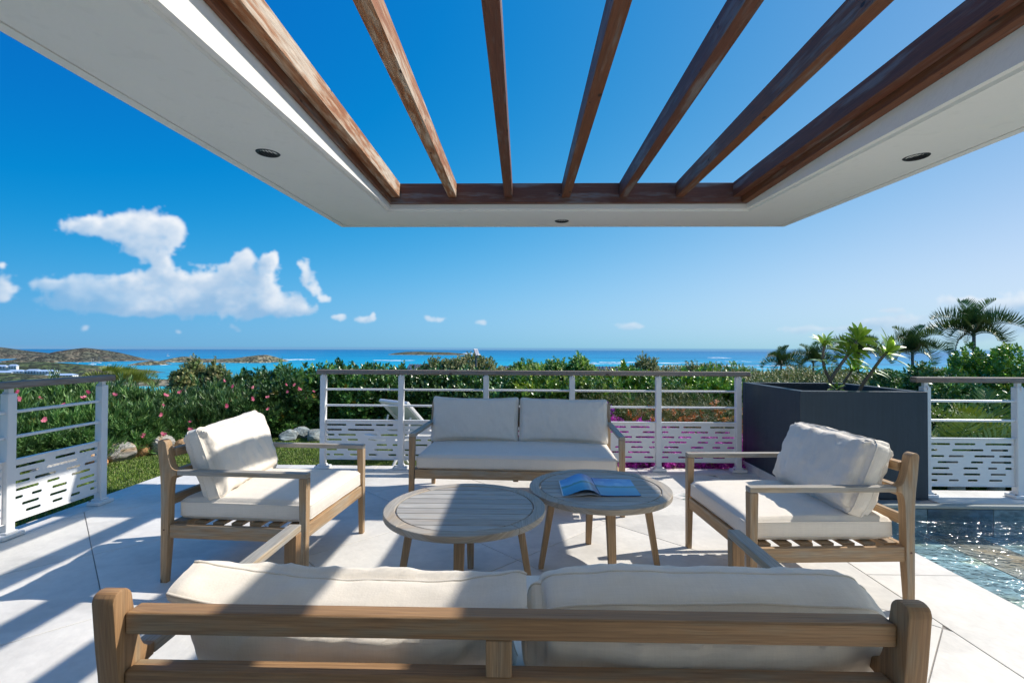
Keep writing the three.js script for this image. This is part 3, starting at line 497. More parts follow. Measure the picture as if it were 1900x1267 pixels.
makeSeat('outdoor_sofa', 'far teak sofa facing the camera in front of the white railing', 'sofa', 1.63, seatAt(-0.03, 4.04, -0.04), -0.04, undefined, [
  { x: -0.39, y: 0.612, z: 0.16, w: 0.765, h: 0.385, t: 0.16, rx: -0.28, o: { s: 1.7, wr: 0.0042, puff: 0.03, pinch: 0.016, ears: 0.006 } },
  { x: 0.385, y: 0.61, z: 0.165, w: 0.765, h: 0.38, t: 0.16, rx: -0.28, rz: -0.012, o: { s: 5.2, wr: 0.005, puff: 0.03, pinch: 0.012, ears: 0.004 } }]);
makeSeat('garden_armchair', 'teak armchair on the left beside the lawn, facing the tables', 'armchair', 0.79, seatAt(-1.488, 2.9, 1.506), 1.506, undefined, [
  { x: -0.0, y: 0.615, z: 0.15, w: 0.7, h: 0.4, t: 0.13, rx: -0.33, ry: 0.13, rz: 0.02, o: { s: 2.2, wr: 0.009, puff: 0.042, pinch: 0.012, ears: 0.006, r: 0.045 } }]);
makeSeat('garden_armchair', 'teak armchair on the right beside the pool and dark planter', 'armchair', 0.785, seatAt(1.462, 2.73, -1.516), -1.516, undefined, [
  { x: 0.0, y: 0.61, z: 0.165, w: 0.71, h: 0.4, t: 0.15, rx: -0.38, ry: -0.05, rz: 0.02, o: { s: 6.3, wr: 0.012, puff: 0.05, pinch: 0.01, ears: -0.004, r: 0.055 } }]);

// ---------------------------------------------------------------- round slatted tables
function table(label, x, d, turn, m2) {
  const t = thing('coffee_table', label, 'coffee table', [x, 0, -d], turn), R = 0.4, ri = 0.343, y0 = 0.43, y1 = 0.46;
  const joints = [-0.72, 0.72, Math.PI - 0.75, Math.PI + 0.75].map((a) => a - Math.PI / 2 + Math.PI);   // over the legs' diagonals
  for (let i = 0; i < 4; i++) {
    const a0 = joints[i] + 0.0028, a1 = (i < 3 ? joints[i + 1] : joints[0] + 2 * Math.PI) - 0.0028, sh = new THREE.Shape();
    sh.absarc(0, 0, R, a0, a1, false); sh.absarc(0, 0, ri, a1, a0, true);
    const g = plate(sh, y1 - y0, 0.004, 3, 40); g.rotateX(-Math.PI / 2); g.translate(0, y0, 0);
    const p = g.attributes.position, uv = new Float32Array(p.count * 2), am = (a0 + a1) / 2;
    for (let k = 0; k < p.count; k++) { const px = p.getX(k), pz = p.getZ(k), c = Math.cos(am), s = -Math.sin(am); uv[k * 2] = -px * s + pz * c + i * 0.37; uv[k * 2 + 1] = px * c + pz * s + p.getY(k) + i * 0.11; }
    g.setAttribute('uv', new THREE.BufferAttribute(uv, 2)); part('rim', g, rimMat, t);
  }
  const n = 9, gap = 0.007, r = ri - 0.006, w = (2 * r - (n - 1) * gap) / n;
  for (let i = 0; i < n; i++) {
    const za = -r + i * (w + gap), zb = za + w, sh = new THREE.Shape(), N = 8, X = (z) => Math.sqrt(Math.max(0, r * r - z * z));
    for (let k = 0; k <= N; k++) { const z = lerp(za, zb, k / N); k ? sh.lineTo(X(z), z) : sh.moveTo(X(z), z); }
    for (let k = N; k >= 0; k--) { const z = lerp(za, zb, k / N); sh.lineTo(-X(z), z); }
    const g = plate(sh, 0.02, 0.0018, 1); g.rotateX(Math.PI / 2); g.translate(0, y1 - 0.0015, 0);
    part('slat', boxUV(g, 'x', [rnd() * 1.6, rnd() * 0.32]), rnd() < 0.5 ? tableA : m2, t);
  }
  for (const s of [-1, 1]) part('cross_bearer', placeG(rbox(0.045, 0.02, 0.62, 0.002, 'z'), s * 0.16, y1 - 0.0325, 0), teakB, t);
  for (let k = 0; k < 4; k++) {
    const g = new RoundedBoxGeometry(0.05, 0.44, 0.038, 2, 0.004), p = g.attributes.position;
    for (let i = 0; i < p.count; i++) { const f = (p.getY(i) + 0.22) / 0.44; p.setX(i, p.getX(i) * lerp(0.68, 1, f)); p.setZ(i, p.getZ(i) * lerp(0.75, 1, f) + lerp(0.335, 0.262, f)); p.setY(i, p.getY(i) + 0.2202); }
    g.rotateY((k * Math.PI) / 2 + 0.02); part('leg', boxUV(g, 'y', [rnd(), rnd()]), k % 2 ? teakA : teakB, t);
  }
  return t;
}
table('round slatted teak coffee table nearer the left armchair, with nothing on it', -0.281, 2.425, 0, tableB);
table('round slatted teak coffee table carrying the open magazine', 0.446, 2.785, 0.03, tableB);

// ---------------------------------------------------------------- open magazine on the right table
{
  const scenePage = (s) => tex(384, 256, (u, v) => {
    const hz = 0.42 + 0.015 * fbm(u * 4, 1, 3, 0, 0, s), hill = hz + 0.05 + 0.16 * fbm(u * 3.2 + s, 0.5, 4, 0, 0, s + 1) * (s < 150 ? sstep(1.2, 0.1, u) + 0.35 : 0.8);
    if (v > hill) { const c = sstep(0.5, 0.72, fbm(u * 5, v * 9, 5, 0, 0, s + 2)); return mix3(mix3([0.42, 0.6, 0.83], [0.1, 0.38, 0.75], sstep(hill, 1, v)), [0.7, 0.78, 0.9], c * 0.55); }
    if (v > hz) { const n = fbm(u * 30, v * 30, 4, 0, 0, s + 3); return mix3([0.1, 0.27, 0.33], [0.24, 0.42, 0.42], n); }
    const r = fbm(u * 6, v * 40, 3, 0, 0, s + 4); return mix3(mix3([0.05, 0.36, 0.6], [0.2, 0.5, 0.68], sstep(0.1, hz, v)), [0.4, 0.56, 0.72], r * 0.4 * sstep(0, hz, v));
  });
  const c = atY(1108, 912, 0.463), t = thing('magazine', 'open glossy magazine with blue seascape pages on the right table', 'magazine', [c.x, 0.4605, c.z], -0.02);
  const paper = new THREE.MeshStandardMaterial({ color: rgb(0.75, 0.75, 0.73), roughness: 0.5 });
  const corners = { l: [atY(1036.5, 892, 0.463), atY(1044, 920.5, 0.463)], m: [atY(1097, 888, 0.463), atY(1115, 920.5, 0.463)], r: [atY(1169, 890, 0.463), atY(1190, 920, 0.463)] };
  const loc = (p) => p.clone().sub(V(c.x, p.y, c.z)).applyAxisAngle(V(0, 1, 0), 0.02);
  const L = corners.l.map(loc), Mi = corners.m.map(loc), Rr = corners.r.map(loc);
  const sheet = (a, b, f, lift, th) => {                              // a, b: back and front corner of each side edge
    const nx = 28, ny = 8, P = [], uv = [], idx = [];
    for (let s = 0; s < 2; s++) for (let j = 0; j <= ny; j++) for (let i = 0; i <= nx; i++) { const u = i / nx, v = j / ny, x = lerp(lerp(a[0].x, b[0].x, u), lerp(a[1].x, b[1].x, u), v), z = lerp(lerp(a[0].z, b[0].z, u), lerp(a[1].z, b[1].z, u), v); P.push(x, f(u) * lift + 0.002 + (s ? 0 : th), z); uv.push(u, 1 - v); }
    const N = (nx + 1) * (ny + 1), id = (s, i, j) => s * N + j * (nx + 1) + i;
    for (let j = 0; j < ny; j++) for (let i = 0; i < nx; i++) { idx.push(id(0, i, j), id(0, i, j + 1), id(0, i + 1, j), id(0, i + 1, j), id(0, i, j + 1), id(0, i + 1, j + 1)); idx.push(id(1, i, j), id(1, i + 1, j), id(1, i, j + 1), id(1, i + 1, j), id(1, i + 1, j + 1), id(1, i, j + 1)); }
    const edge = (p0, p1) => idx.push(id(0, ...p0), id(1, ...p0), id(0, ...p1), id(0, ...p1), id(1, ...p0), id(1, ...p1));
    for (let i = 0; i < nx; i++) { edge([i + 1, 0], [i, 0]); edge([i, ny], [i + 1, ny]); }
    for (let j = 0; j < ny; j++) { edge([0, j], [0, j + 1]); edge([nx, j + 1], [nx, j]); }
    const g = new THREE.BufferGeometry(); g.setAttribute('position', new THREE.Float32BufferAttribute(P, 3)); g.setAttribute('uv', new THREE.Float32BufferAttribute(uv, 2)); g.setIndex(idx); return toCreasedNormals(g, 0.5);
  };
  const gloss = (s) => new THREE.MeshPhysicalMaterial({ map: scenePage(s), roughness: 0.3, clearcoat: 0.5, clearcoatRoughness: 0.15 });
  part('left_page', sheet(L, Mi, (u) => Math.sin(Math.PI * Math.pow(u, 1.5)) * 0.9 + u * 0.1, 0.036, 0.0006), gloss(120), t);
  part('right_page', sheet(Mi, Rr, (u) => Math.exp(-u * 7) * 0.12, 0.036, 0.003), gloss(160), t);
  part('under_pages', sheet(L, Mi, (u) => Math.sin(Math.PI * Math.pow(u, 2.4)) * 0.25, 0.036, 0.0012), paper, t);
}

// ---------------------------------------------------------------- lawn, garden ground, hillside
function surfaceGeo(x0, x1, d0, d1, nx, nd, h, keep) {
  const P = [], idx = []; for (let j = 0; j <= nd; j++) for (let i = 0; i <= nx; i++) { const x = lerp(x0, x1, i / nx), d = lerp(d0, d1, j / nd); P.push(x, h(x, d), -d); }
  for (let j = 0; j < nd; j++) for (let i = 0; i < nx; i++) { const a = j * (nx + 1) + i, b = a + 1, c = a + nx + 1, e = c + 1; if (keep && !keep(lerp(x0, x1, (i + 0.5) / nx), lerp(d0, d1, (j + 0.5) / nd))) continue; idx.push(a, b, c, b, e, c); }
  const g = new THREE.BufferGeometry(); g.setAttribute('position', new THREE.Float32BufferAttribute(P, 3)); g.setIndex(idx); g.computeVertexNormals(); return boxUV(g, 'x');
}
// front foot of the hedges: x -> depth
const HF = [[-12, -2.1], [-7.5, 2.6], [-5.6, 4.45], [-4.75, 5.5], [-4.3, 6.1], [-3.6, 6.8], [-3.05, 7.3], [-2.3, 7.45], [-1.2, 7.4], [0.4, 7.2], [1.5, 7.1], [3, 7.3], [5, 7.6], [12, 8]];
const along = (tab, x) => { for (let i = 1; i < tab.length; i++) if (x <= tab[i][0]) { const [a, b] = [tab[i - 1], tab[i]]; return lerp(a[1], b[1], clamp((x - a[0]) / (b[0] - a[0]))); } return tab[tab.length - 1][1]; };
const lawnH = (x, d) => -0.05 + 0.015 * (fbm(x * 1.5, d * 1.5, 3, 0, 0, 200) - 0.5) - 0.5 * sstep(-0.25, 0.4, x) * sstep(4.9, 5.2, d);
{
  const base = new THREE.MeshStandardMaterial({ color: rgb(0.05, 0.085, 0.02), roughness: 0.95 });
  struct('lawn', surfaceGeo(-9, 0.6, -3, 8.6, 96, 116, lawnH, (x, d) => (x < XL || d > DF) && d < along(HF, x) + 0.9), base);
  const blade = new THREE.BufferGeometry(); blade.setAttribute('position', new THREE.Float32BufferAttribute([-0.0022, 0, 0, 0.0022, 0, 0, 0.0018, 0.018, 0.003, -0.0022, 0, 0, 0.0018, 0.018, 0.003, -0.0014, 0.018, 0.003, -0.0014, 0.018, 0.003, 0.0018, 0.018, 0.003, 0.0004, 0.03, 0.009], 3)); blade.computeVertexNormals();
  const mats = [], cols = [], o = new THREE.Object3D();
  while (mats.length < 150000) {
    const x = rr(-7, 0.1), d = rr(1.6, 8.2); if (!(x < XL - 0.002 || d > DF + 0.002) || d > along(HF, x) + 0.4) continue;
    const far = Math.hypot(x, d); if (rnd() > 6 / (far * 1.0) ) continue;
    o.position.set(x, lawnH(x, d) - 0.002, -d); o.rotation.set(rr(-0.5, 0.5), rr(0, 6.3), rr(-0.5, 0.5)); o.scale.set(rr(1, 2), rr(0.6, 1.1), 1); o.updateMatrix(); mats.push(o.matrix.clone());
    const t = rnd(), p = fbm(x * 2, d * 2, 3, 0, 0, 201); cols.push(t < 0.12 ? rgb(0.3, 0.3, 0.11) : rgb(lerp(0.1, 0.17, t) * (0.8 + 0.5 * p), lerp(0.17, 0.26, t) * (0.8 + 0.5 * p), 0.025));
  }
  tag(many('lawn_grass', blade, new THREE.MeshStandardMaterial({ roughness: 0.6, side: THREE.DoubleSide }), mats, cols, scene), 'short green artificial grass on the lawn beside the terrace', 'grass');
  const soil = new THREE.MeshStandardMaterial({ color: rgb(0.06, 0.045, 0.03), roughness: 1, bumpMap: stuccoBump, bumpScale: 0.03 });
  const gh = (x, d) => { const fall = Math.max(0, d - 8), out = lerp(-0.42, -0.6, sstep(0, 3, x)) - 0.14 * fall - 0.0001 * fall * fall + Math.min(1.5, fall * 0.06) * (fbm(x * 0.12, d * 0.12, 3, 0, 0, 205) - 0.5) * 3 - Math.max(0, -x - 6) * 0.12; return Math.max(out, -64); };
  struct('garden_ground', surfaceGeo(-60, 70, -4, 90, 65, 60, gh, (x, d) => d > 5.0 || x < -4.5 || x > 6.6), soil);
  scene.userData.gh = gh;
}
const gh = scene.userData.gh;

// ---------------------------------------------------------------- plants made of many leaves
const quatUp = new THREE.Quaternion();
function orient(o, dir, spin) { quatUp.setFromUnitVectors(V(0, 1, 0), dir.clone().normalize()); o.quaternion.copy(quatUp); o.rotateY(spin); }
function sprigGeo(n, len, wid, spread, stem, opt = {}) {               // a twig along +y with leaves around it
  const gs = [], q = new THREE.Object3D();
  for (let i = 0; i < n; i++) {
    const g = leafGeo(len * rr(0.75, 1.15), wid * rr(0.8, 1.15), opt.fold ?? 0.25, opt.droop ?? 0.25, opt.tip ?? 0.55, opt.seg ?? 2).toNonIndexed();
    const t = (i + 1) / n, phi = i * 2.4 + rr(-0.3, 0.3), tilt = spread * rr(0.7, 1.2);
    q.position.set(0, stem * t, 0); q.rotation.set(0, phi, 0); q.rotateX(tilt); q.updateMatrix(); g.applyMatrix4(q.matrix); g.deleteAttribute('uv'); gs.push(g);
  }
  return mergeGeometries(gs);
}
// fills a body (list of ellipsoids [x, y, z, rx, ry, rz]) with sprigs, denser towards its skin
function foliage(name, parent, geo, mat, blobs, n, cols, opt = {}) {
  const mats = [], cs = [], o = new THREE.Object3D(), vol = blobs.map((b) => Math.pow(b[3] * b[4] * b[5], 0.72)), tot = vol.reduce((a, b) => a + b, 0);
  blobs.forEach((b, bi) => {
    const m = Math.round((n * vol[bi]) / tot);
    for (let i = 0; i < m; i++) {
      const u = rr(-1, 1), a = rr(0, 6.2832), s = Math.sqrt(1 - u * u), dir = V(s * Math.cos(a), u, s * Math.sin(a)), r = Math.pow(rnd(), opt.fill ?? 0.45);
      if (dir.y < -0.55 && rnd() < 0.6) continue;
      const k = 1 + (opt.rough ?? 0.35) * (noise3(dir.x * 2.3 + bi * 7.1, dir.y * 2.3 + bi, dir.z * 2.3) - 0.5) * 2;
      o.position.set(b[0] + dir.x * b[3] * r * k, b[1] + dir.y * b[4] * r * k, b[2] + dir.z * b[5] * r * k);
      if (opt.keep && !opt.keep(o.position)) continue;
      const d2 = V(dir.x / b[3], dir.y / b[4], dir.z / b[5]).normalize().multiplyScalar(0.75).add(V(rr(-0.7, 0.7), (opt.up ?? 0.35) + rr(-0.5, 0.6), rr(-0.7, 0.7)));
      orient(o, d2, rr(0, 6.28)); o.scale.setScalar(rr(0.7, 1.25) * (opt.size ?? 1)); o.updateMatrix(); mats.push(o.matrix.clone());
      const c = cols[Math.floor(Math.pow(rnd(), 1.3) * cols.length)], f = rr(0.75, 1.25); cs.push(rgb(c[0] * f, c[1] * f, c[2] * f));
    }
  });
  return many(name, geo, mat, mats, cs, parent);
}
const leafy = (rough, tr = 0.35) => new THREE.MeshPhysicalMaterial({ color: rgb(1, 1, 1), roughness: rough, side: THREE.DoubleSide, transmission: tr, thickness: 0 });
const twigMat = new THREE.MeshStandardMaterial({ color: rgb(0.09, 0.07, 0.05), roughness: 0.95 });
const broadSprig = sprigGeo(9, 0.068, 0.05, 1.05, 0.11, { fold: 0.18, droop: 0.3 });
const lanceSprig = sprigGeo(14, 0.085, 0.016, 0.8, 0.12, { fold: 0.3, droop: 0.35, tip: 0.6 });
const tinySprig = sprigGeo(12, 0.05, 0.03, 1.0, 0.14, { seg: 1 });
const scrubSprig = sprigGeo(14, 0.07, 0.056, 1.15, 0.2, { seg: 2 });
const mBroad = leafy(0.3, 0.42), mLance = leafy(0.42, 0.42), mTiny = leafy(0.5, 0.45), mScrub = leafy(0.55, 0.42);
const GREEN = { deep: [[0.0702, 0.175, 0.0421], [0.105, 0.234, 0.0515], [0.14, 0.293, 0.0608], [0.211, 0.374, 0.082]], fresh: [[0.128, 0.281, 0.0468], [0.199, 0.385, 0.0586], [0.305, 0.492, 0.0702], [0.468, 0.586, 0.0702]], ole: [[0.105, 0.223, 0.0702], [0.14, 0.293, 0.0842], [0.199, 0.362, 0.105], [0.281, 0.444, 0.14]], olive: [[0.234, 0.281, 0.082], [0.305, 0.338, 0.105], [0.398, 0.398, 0.14], [0.211, 0.293, 0.0702], [0.468, 0.421, 0.187]], palm: [[0.0936, 0.199, 0.0468], [0.14, 0.281, 0.0586], [0.234, 0.352, 0.0702]] };
function twigs(parent, list) { parent.add(Object.assign(new THREE.Mesh(mergeGeometries(list.map(([a, b, r]) => tubeGeo([a, a.clone().lerp(b, 0.5).add(V(rr(-0.06, 0.06), 0, rr(-0.06, 0.06))), b], r, r * 0.35, 5, 5))), twigMat), { name: 'branches' })); }
// a clipped run of hedge following the front foot line, top given by heights over x
function hedge(name, label, category, x0, x1, top, deep, foot, geo, mat, cols, n, opt = {}) {
  const t = thing(name, label, category, [(x0 + x1) / 2, -0.1, -along(HF, (x0 + x1) / 2) - 0.5]), ox = t.position.x, oy = t.position.y, oz = t.position.z;
  const mats = [], cs = [], o = new THREE.Object3D(), tw = [];
  let guard = 0;
  while (mats.length < n && guard++ < n * 6) {
    const x = rr(x0, x1), f = along(HF, x), slope = (along(HF, x + 0.2) - f) / 0.2, nx = slope / Math.hypot(1, slope), nd = -1 / Math.hypot(1, slope);
    const H = along(top, x) - (opt.sink ?? 0.34) + 0.1 * (fbm(x * 2.1, 3, 3, 0, 0, 301) - 0.5) * 2, y0 = foot(x);
    const skin = rnd(); let y, w, out;
    const bulge = (yy) => 0.3 * (fbm(x * 1.6, yy * 1.9, 3, 0, 0, 302) - 0.5) * 2 + 0.16 * (fbm(x * 5, yy * 5, 2, 0, 0, 303) - 0.5) * 2;
    if (skin < 0.62) { y = lerp(y0, H, rnd()); w = bulge(y) + Math.pow(rnd(), 1.6) * 0.5; if (y > H - 0.25) w += (y - H + 0.25) * 0.6; out = V(nx, 0.25, -nd); }
    else { w = rnd() * deep; y = H - Math.pow(rnd(), 1.8) * 0.35 + bulge(w) * 0.5 + 0.12 * sstep(0, deep * 0.6, w); out = V(nx * 0.3, 1, -nd * 0.3); }
    o.position.set(x - nx * w - ox, y - oy, -(f - nd * w) - oz);
    const dir = out.multiplyScalar(0.8).add(V(rr(-0.8, 0.8), rr(-0.35, 0.9) + (opt.up ?? 0.2), rr(-0.8, 0.8)));
    orient(o, dir, rr(0, 6.28)); o.scale.setScalar(rr(0.7, 1.3) * (opt.size ?? 1)); o.updateMatrix(); mats.push(o.matrix.clone());
    const c = cols[Math.floor(Math.pow(rnd(), 1.2) * cols.length)], k = rr(0.65, 1.3) * (0.5 + 1.0 * fbm(x * 2.2, y * 2.2, 3, 0, 0, 304)); cs.push(rnd() < (opt.yellow ?? 0.012) ? rgb(0.35, 0.25, 0.03) : rgb(c[0] * k, c[1] * k, c[2] * k));
    if (opt.shoots && rnd() < opt.shoots && skin > 0.62) { o.position.y += rr(0.05, 0.2); o.updateMatrix(); mats.push(o.matrix.clone()); cs.push(rgb(c[0] * k, c[1] * k, c[2] * k)); }
  }
  many('leaves', geo, mat, mats, cs, t);
  for (let i = 0; i < Math.round((x1 - x0) * 5); i++) { const x = lerp(x0, x1, rnd()), f = along(HF, x) + rr(0.15, 0.6), a = V(x - ox, foot(x) - oy - 0.1, -f - oz), b = V(x + rr(-0.2, 0.2) - ox, along(top, x) - 0.1 - oy, -f - rr(-0.1, 0.3) - oz); tw.push([a, b, rr(0.012, 0.025)]); }
  twigs(t, tw); return t;
}
const TOP = [[-12, 0.74], [-6.5, 0.7], [-5.2, 0.69], [-4.6, 0.68], [-3.9, 0.71], [-3.3, 0.88], [-2.9, 0.96], [-2.4, 0.88], [-1.6, 0.82], [-0.6, 0.78], [0.4, 0.8], [1.2, 0.86], [1.9, 0.84], [2.6, 0.84], [3.3, 0.8], [3.8, 0.7], [8, 0.5]];
const onLawn = (x) => (x < -0.3 ? -0.05 : -0.5);
const ol = hedge('oleander_hedge', 'oleander hedge with narrow leaves and pink flowers along the lawn on the left', 'hedge', -9, -3.25, TOP, 1.1, onLawn, lanceSprig, mLance, GREEN.ole, 36000, { up: 0.5, yellow: 0.01, size: 0.86, shoots: 0.04, sink: 0.3 });
hedge('broadleaf_hedge', 'dark glossy broad-leaved hedge behind the sun lounger, left half of the front view', 'hedge', -3.75, 0.05, TOP, 1.0, onLawn, broadSprig, mBroad, GREEN.deep, 24000, { up: 0.3, size: 0.9, yellow: 0.02, shoots: 0.12 });
hedge('broadleaf_hedge', 'fresh green leafy hedge above the bougainvillea behind the far sofa', 'hedge', -0.2, 3.75, TOP, 1.0, () => -0.55, broadSprig, mBroad, GREEN.fresh, 23000, { up: 0.3, size: 0.85, yellow: 0.05, shoots: 0.12 });
{ // pink oleander blossoms
  const pet = [], q = new THREE.Object3D(); for (let k = 0; k < 5; k++) { const g = leafGeo(0.022, 0.02, 0.1, -0.3, 0.8, 2).toNonIndexed(); q.rotation.set(0, (k * 6.283) / 5, 0); q.rotateX(1.15); q.updateMatrix(); g.applyMatrix4(q.matrix); pet.push(g); }
  const one = mergeGeometries(pet), cl = []; for (let k = 0; k < 4; k++) { const g = one.clone(); q.rotation.set(rr(-0.7, 0.7), rr(0, 6), rr(-0.7, 0.7)); q.position.set(rr(-0.025, 0.025), rr(0, 0.03), rr(-0.025, 0.025)); q.updateMatrix(); g.applyMatrix4(q.matrix); cl.push(g); q.position.set(0, 0, 0); }
  const geo = mergeGeometries(cl), mats = [], cs = [], o = new THREE.Object3D(), ox = ol.position.x, oy = ol.position.y, oz = ol.position.z;
  for (let i = 0; i < 95; i++) {
    const x = rr(-7.5, -3.15), f = along(HF, x), s = (along(HF, x + 0.2) - f) / 0.2, nx = s / Math.hypot(1, s), nd = -1 / Math.hypot(1, s), top = along(TOP, x), y = top + 0.08 - Math.pow(rnd(), 1.5) * 0.85;
    const w = -0.16 + (y > top - 0.1 ? rnd() * 0.6 : rr(-0.06, 0.1)); o.position.set(x - nx * w - ox, y - oy, -(f - nd * w) - oz); orient(o, V(nx + rr(-0.5, 0.5), 0.5, -nd + rr(-0.5, 0.5)), rr(0, 6)); o.scale.setScalar(rr(0.4, 0.95)); o.updateMatrix(); mats.push(o.matrix.clone()); const t = rnd(); cs.push(rgb(lerp(0.62, 0.8, t), lerp(0.06, 0.2, t), lerp(0.17, 0.3, t)));
  }
  many('blossoms', geo, leafy(0.6, 0.4), mats, cs, ol);
}
// bougainvillea: bracts in threes over small leaves
const bract = (() => { const gs = [], q = new THREE.Object3D(); for (let c = 0; c < 5; c++) { const ox = rr(-0.035, 0.035), oy = rr(-0.03, 0.035), oz = rr(-0.035, 0.035), rx = rr(-1, 1), rz = rr(-1, 1); for (let k = 0; k < 3; k++) { const g = leafGeo(0.03, 0.024, 0.3, -0.5, 0.6, 2).toNonIndexed(); q.position.set(ox, oy, oz); q.rotation.set(rx, 0, rz); q.rotateY((k * 6.283) / 3); q.rotateX(0.6); q.updateMatrix(); g.applyMatrix4(q.matrix); gs.push(g); } } return mergeGeometries(gs); })();
function bougainvillea(label, blobs, cols, nb, nl, leafCols) {
  const c = blobs[0], t = thing('bougainvillea', label, 'shrub', [c[0], -0.6, c[2]]), bl = blobs.map((b) => [b[0] - c[0], b[1] + 0.6, b[2] - c[2], b[3], b[4], b[5]]);
  foliage('leaves', t, tinySprig, mTiny, bl, nl, leafCols, { fill: 0.35 });
  foliage('bracts', t, bract, leafy(0.7, 0.45), bl.map((b) => [b[0], b[1], b[2], b[3] * 1.04, b[4] * 1.04, b[5] * 1.04]), nb, cols, { fill: 0.16 });
  twigs(t, bl.flatMap((b) => [0, 1, 2, 3].map(() => [V(b[0] + rr(-0.1, 0.1), 0, b[2]), V(b[0] + rr(-b[3], b[3]) * 0.6, b[1] + b[4] * 0.5, b[2] + rr(-b[5], b[5]) * 0.4), 0.014])));
}
const MAG = [[0.58, 0.03, 0.5], [0.7, 0.07, 0.62], [0.45, 0.012, 0.4], [0.74, 0.16, 0.68]];
const LIME = [[0.09, 0.16, 0.02], [0.17, 0.22, 0.025], [0.3, 0.28, 0.03], [0.06, 0.12, 0.02]];
bougainvillea('magenta bougainvillea low behind the railing panels right of the far sofa', [[1.55, -0.03, -5.46, 0.75, 0.38, 0.34], [0.75, 0.0, -5.48, 0.6, 0.38, 0.34], [2.1, -0.08, -5.42, 0.55, 0.36, 0.32], [1.0, 0.02, -5.9, 0.7, 0.36, 0.4], [0.2, -0.06, -5.65, 0.5, 0.36, 0.35]], MAG, 6500, 1600, LIME);
bougainvillea('orange and salmon bougainvillea between the railing and the dark planter', [[2.3, 0.26, -5.85, 0.42, 0.32, 0.32], [1.75, 0.32, -6.0, 0.45, 0.22, 0.32], [2.5, 0.05, -5.65, 0.25, 0.45, 0.28]], [[0.75, 0.22, 0.03], [0.8, 0.35, 0.12], [0.75, 0.42, 0.25], [0.7, 0.28, 0.05]], 190, 1500, LIME);
{ const t = thing('flowering_shrub', 'yellow green leafy shrub with a few purple flowers right behind the far sofa', 'shrub', [1.25, -0.5, -6.45]); foliage('leaves', t, tinySprig, mTiny, [[0, 0.72, 0, 0.75, 0.42, 0.35], [0.75, 0.78, 0, 0.6, 0.42, 0.35], [-0.5, 0.6, 0, 0.5, 0.36, 0.3]], 2300, LIME, { fill: 0.4 }); foliage('flowers', t, bract, leafy(0.7, 0.45), [[-0.25, 0.95, 0.25, 0.14, 0.12, 0.1]], 14, [[0.35, 0.04, 0.5]], { fill: 0.3 }); twigs(t, [0, 1, 2, 3, 4, 5].map((k) => [V(0.1 * k - 0.2, -0.1, 0), V(k * 0.3 - 0.6, 0.9, 0.05), 0.014])); }

// ---------------------------------------------------------------- garden rocks
function rockGeo(rx, ry, rz, s) {
  const g = new THREE.IcosahedronGeometry(1, 4), p = g.attributes.position, q = new THREE.Vector3(), cuts = [];
  let sd = s; const r = () => hash(sd++, s, 77);
  for (let i = 0; i < 16; i++) cuts.push([V(r() * 2 - 1, r() * 1.8 - 0.7, r() * 2 - 1).normalize(), 0.62 + 0.3 * r()]);
  for (let i = 0; i < p.count; i++) { q.fromBufferAttribute(p, i); for (const [n, d] of cuts) { const k = q.dot(n) - d; if (k > 0) q.addScaledVector(n, -k * 0.93); } q.multiplyScalar(1 + 0.07 * (noise3(q.x * 5 + s, q.y * 5, q.z * 5) - 0.5) + 0.04 * (noise3(q.x * 14 + s, q.y * 14, q.z * 14) - 0.5)); p.setXYZ(i, q.x * rx, q.y * ry, q.z * rz); }
  g.deleteAttribute('normal'); g.deleteAttribute('uv'); return boxUV(toCreasedNormals(g, 0.35), 'x', [r() * 3, r() * 3]);
}
const rockMap = (a, b, c, s) => new THREE.MeshStandardMaterial({ map: tex(256, 256, (u, v) => { const n = fbm(u * 5, v * 5, 5, 5, 5, s), m = fbm(u * 3, v * 8, 4, 3, 8, s + 1), f = fbm(u * 40, v * 40, 2, 40, 40, s + 2); return mix3(mix3(hex(a), hex(b), sstep(0.3, 0.7, n)), hex(c), sstep(0.52, 0.7, m) * 0.8).map((k) => k * (0.82 + 0.36 * f)); }, true, 1 / 0.5, 1 / 0.5), bumpMap: stuccoBump, bumpScale: 0.012, roughness: 0.9 });
const rockGrey = rockMap(0x8e8a82, 0xb3aea4, 0xa98d6f, 401), rockOrange = rockMap(0xa97f56, 0xc39c72, 0xb06a32, 405), rockBlue = rockMap(0x77807f, 0x9da6a6, 0x8a8b84, 409);
[['grey and cream boulder on the lawn edge beside the left railing post', 210, 857, 0.2, 0.15, 0.15, rockGrey], ['orange brown boulder between two grey ones under the oleander', 248, 847, 0.22, 0.14, 0.17, rockOrange], ['grey speckled boulder partly hidden by the left armchair post', 289, 843, 0.2, 0.17, 0.16, rockGrey], ['small tan rock on the lawn edge behind the left armchair back', 336, 838, 0.17, 0.12, 0.14, rockOrange],
  ['flat grey rock just behind the left armchair cushion', 530, 818, 0.17, 0.1, 0.14, rockBlue], ['pointed grey rock in the middle of three under the broad-leaved hedge', 553, 814, 0.15, 0.13, 0.13, rockBlue], ['blue grey rock at the foot of the leftmost front railing post', 584, 817, 0.22, 0.11, 0.15, rockBlue], ['brown rock seen through the left railing panel nearest the post', 150, 872, 0.2, 0.14, 0.16, rockOrange], ['pale rock seen low through the slots of the left railing', 95, 888, 0.22, 0.13, 0.16, rockGrey]].forEach(([label, px, py, rx, ry, rz, m], i) => {
  const p = atY(px, py, -0.05); const o = part(numbered('garden_rock'), rockGeo(rx, ry, rz, 31 + i * 7), m, scene); o.position.set(p.x, -0.05 + ry * 0.5, p.z - rz * 0.5); o.rotation.y = i * 1.3; tag(o, label, 'rock');
});

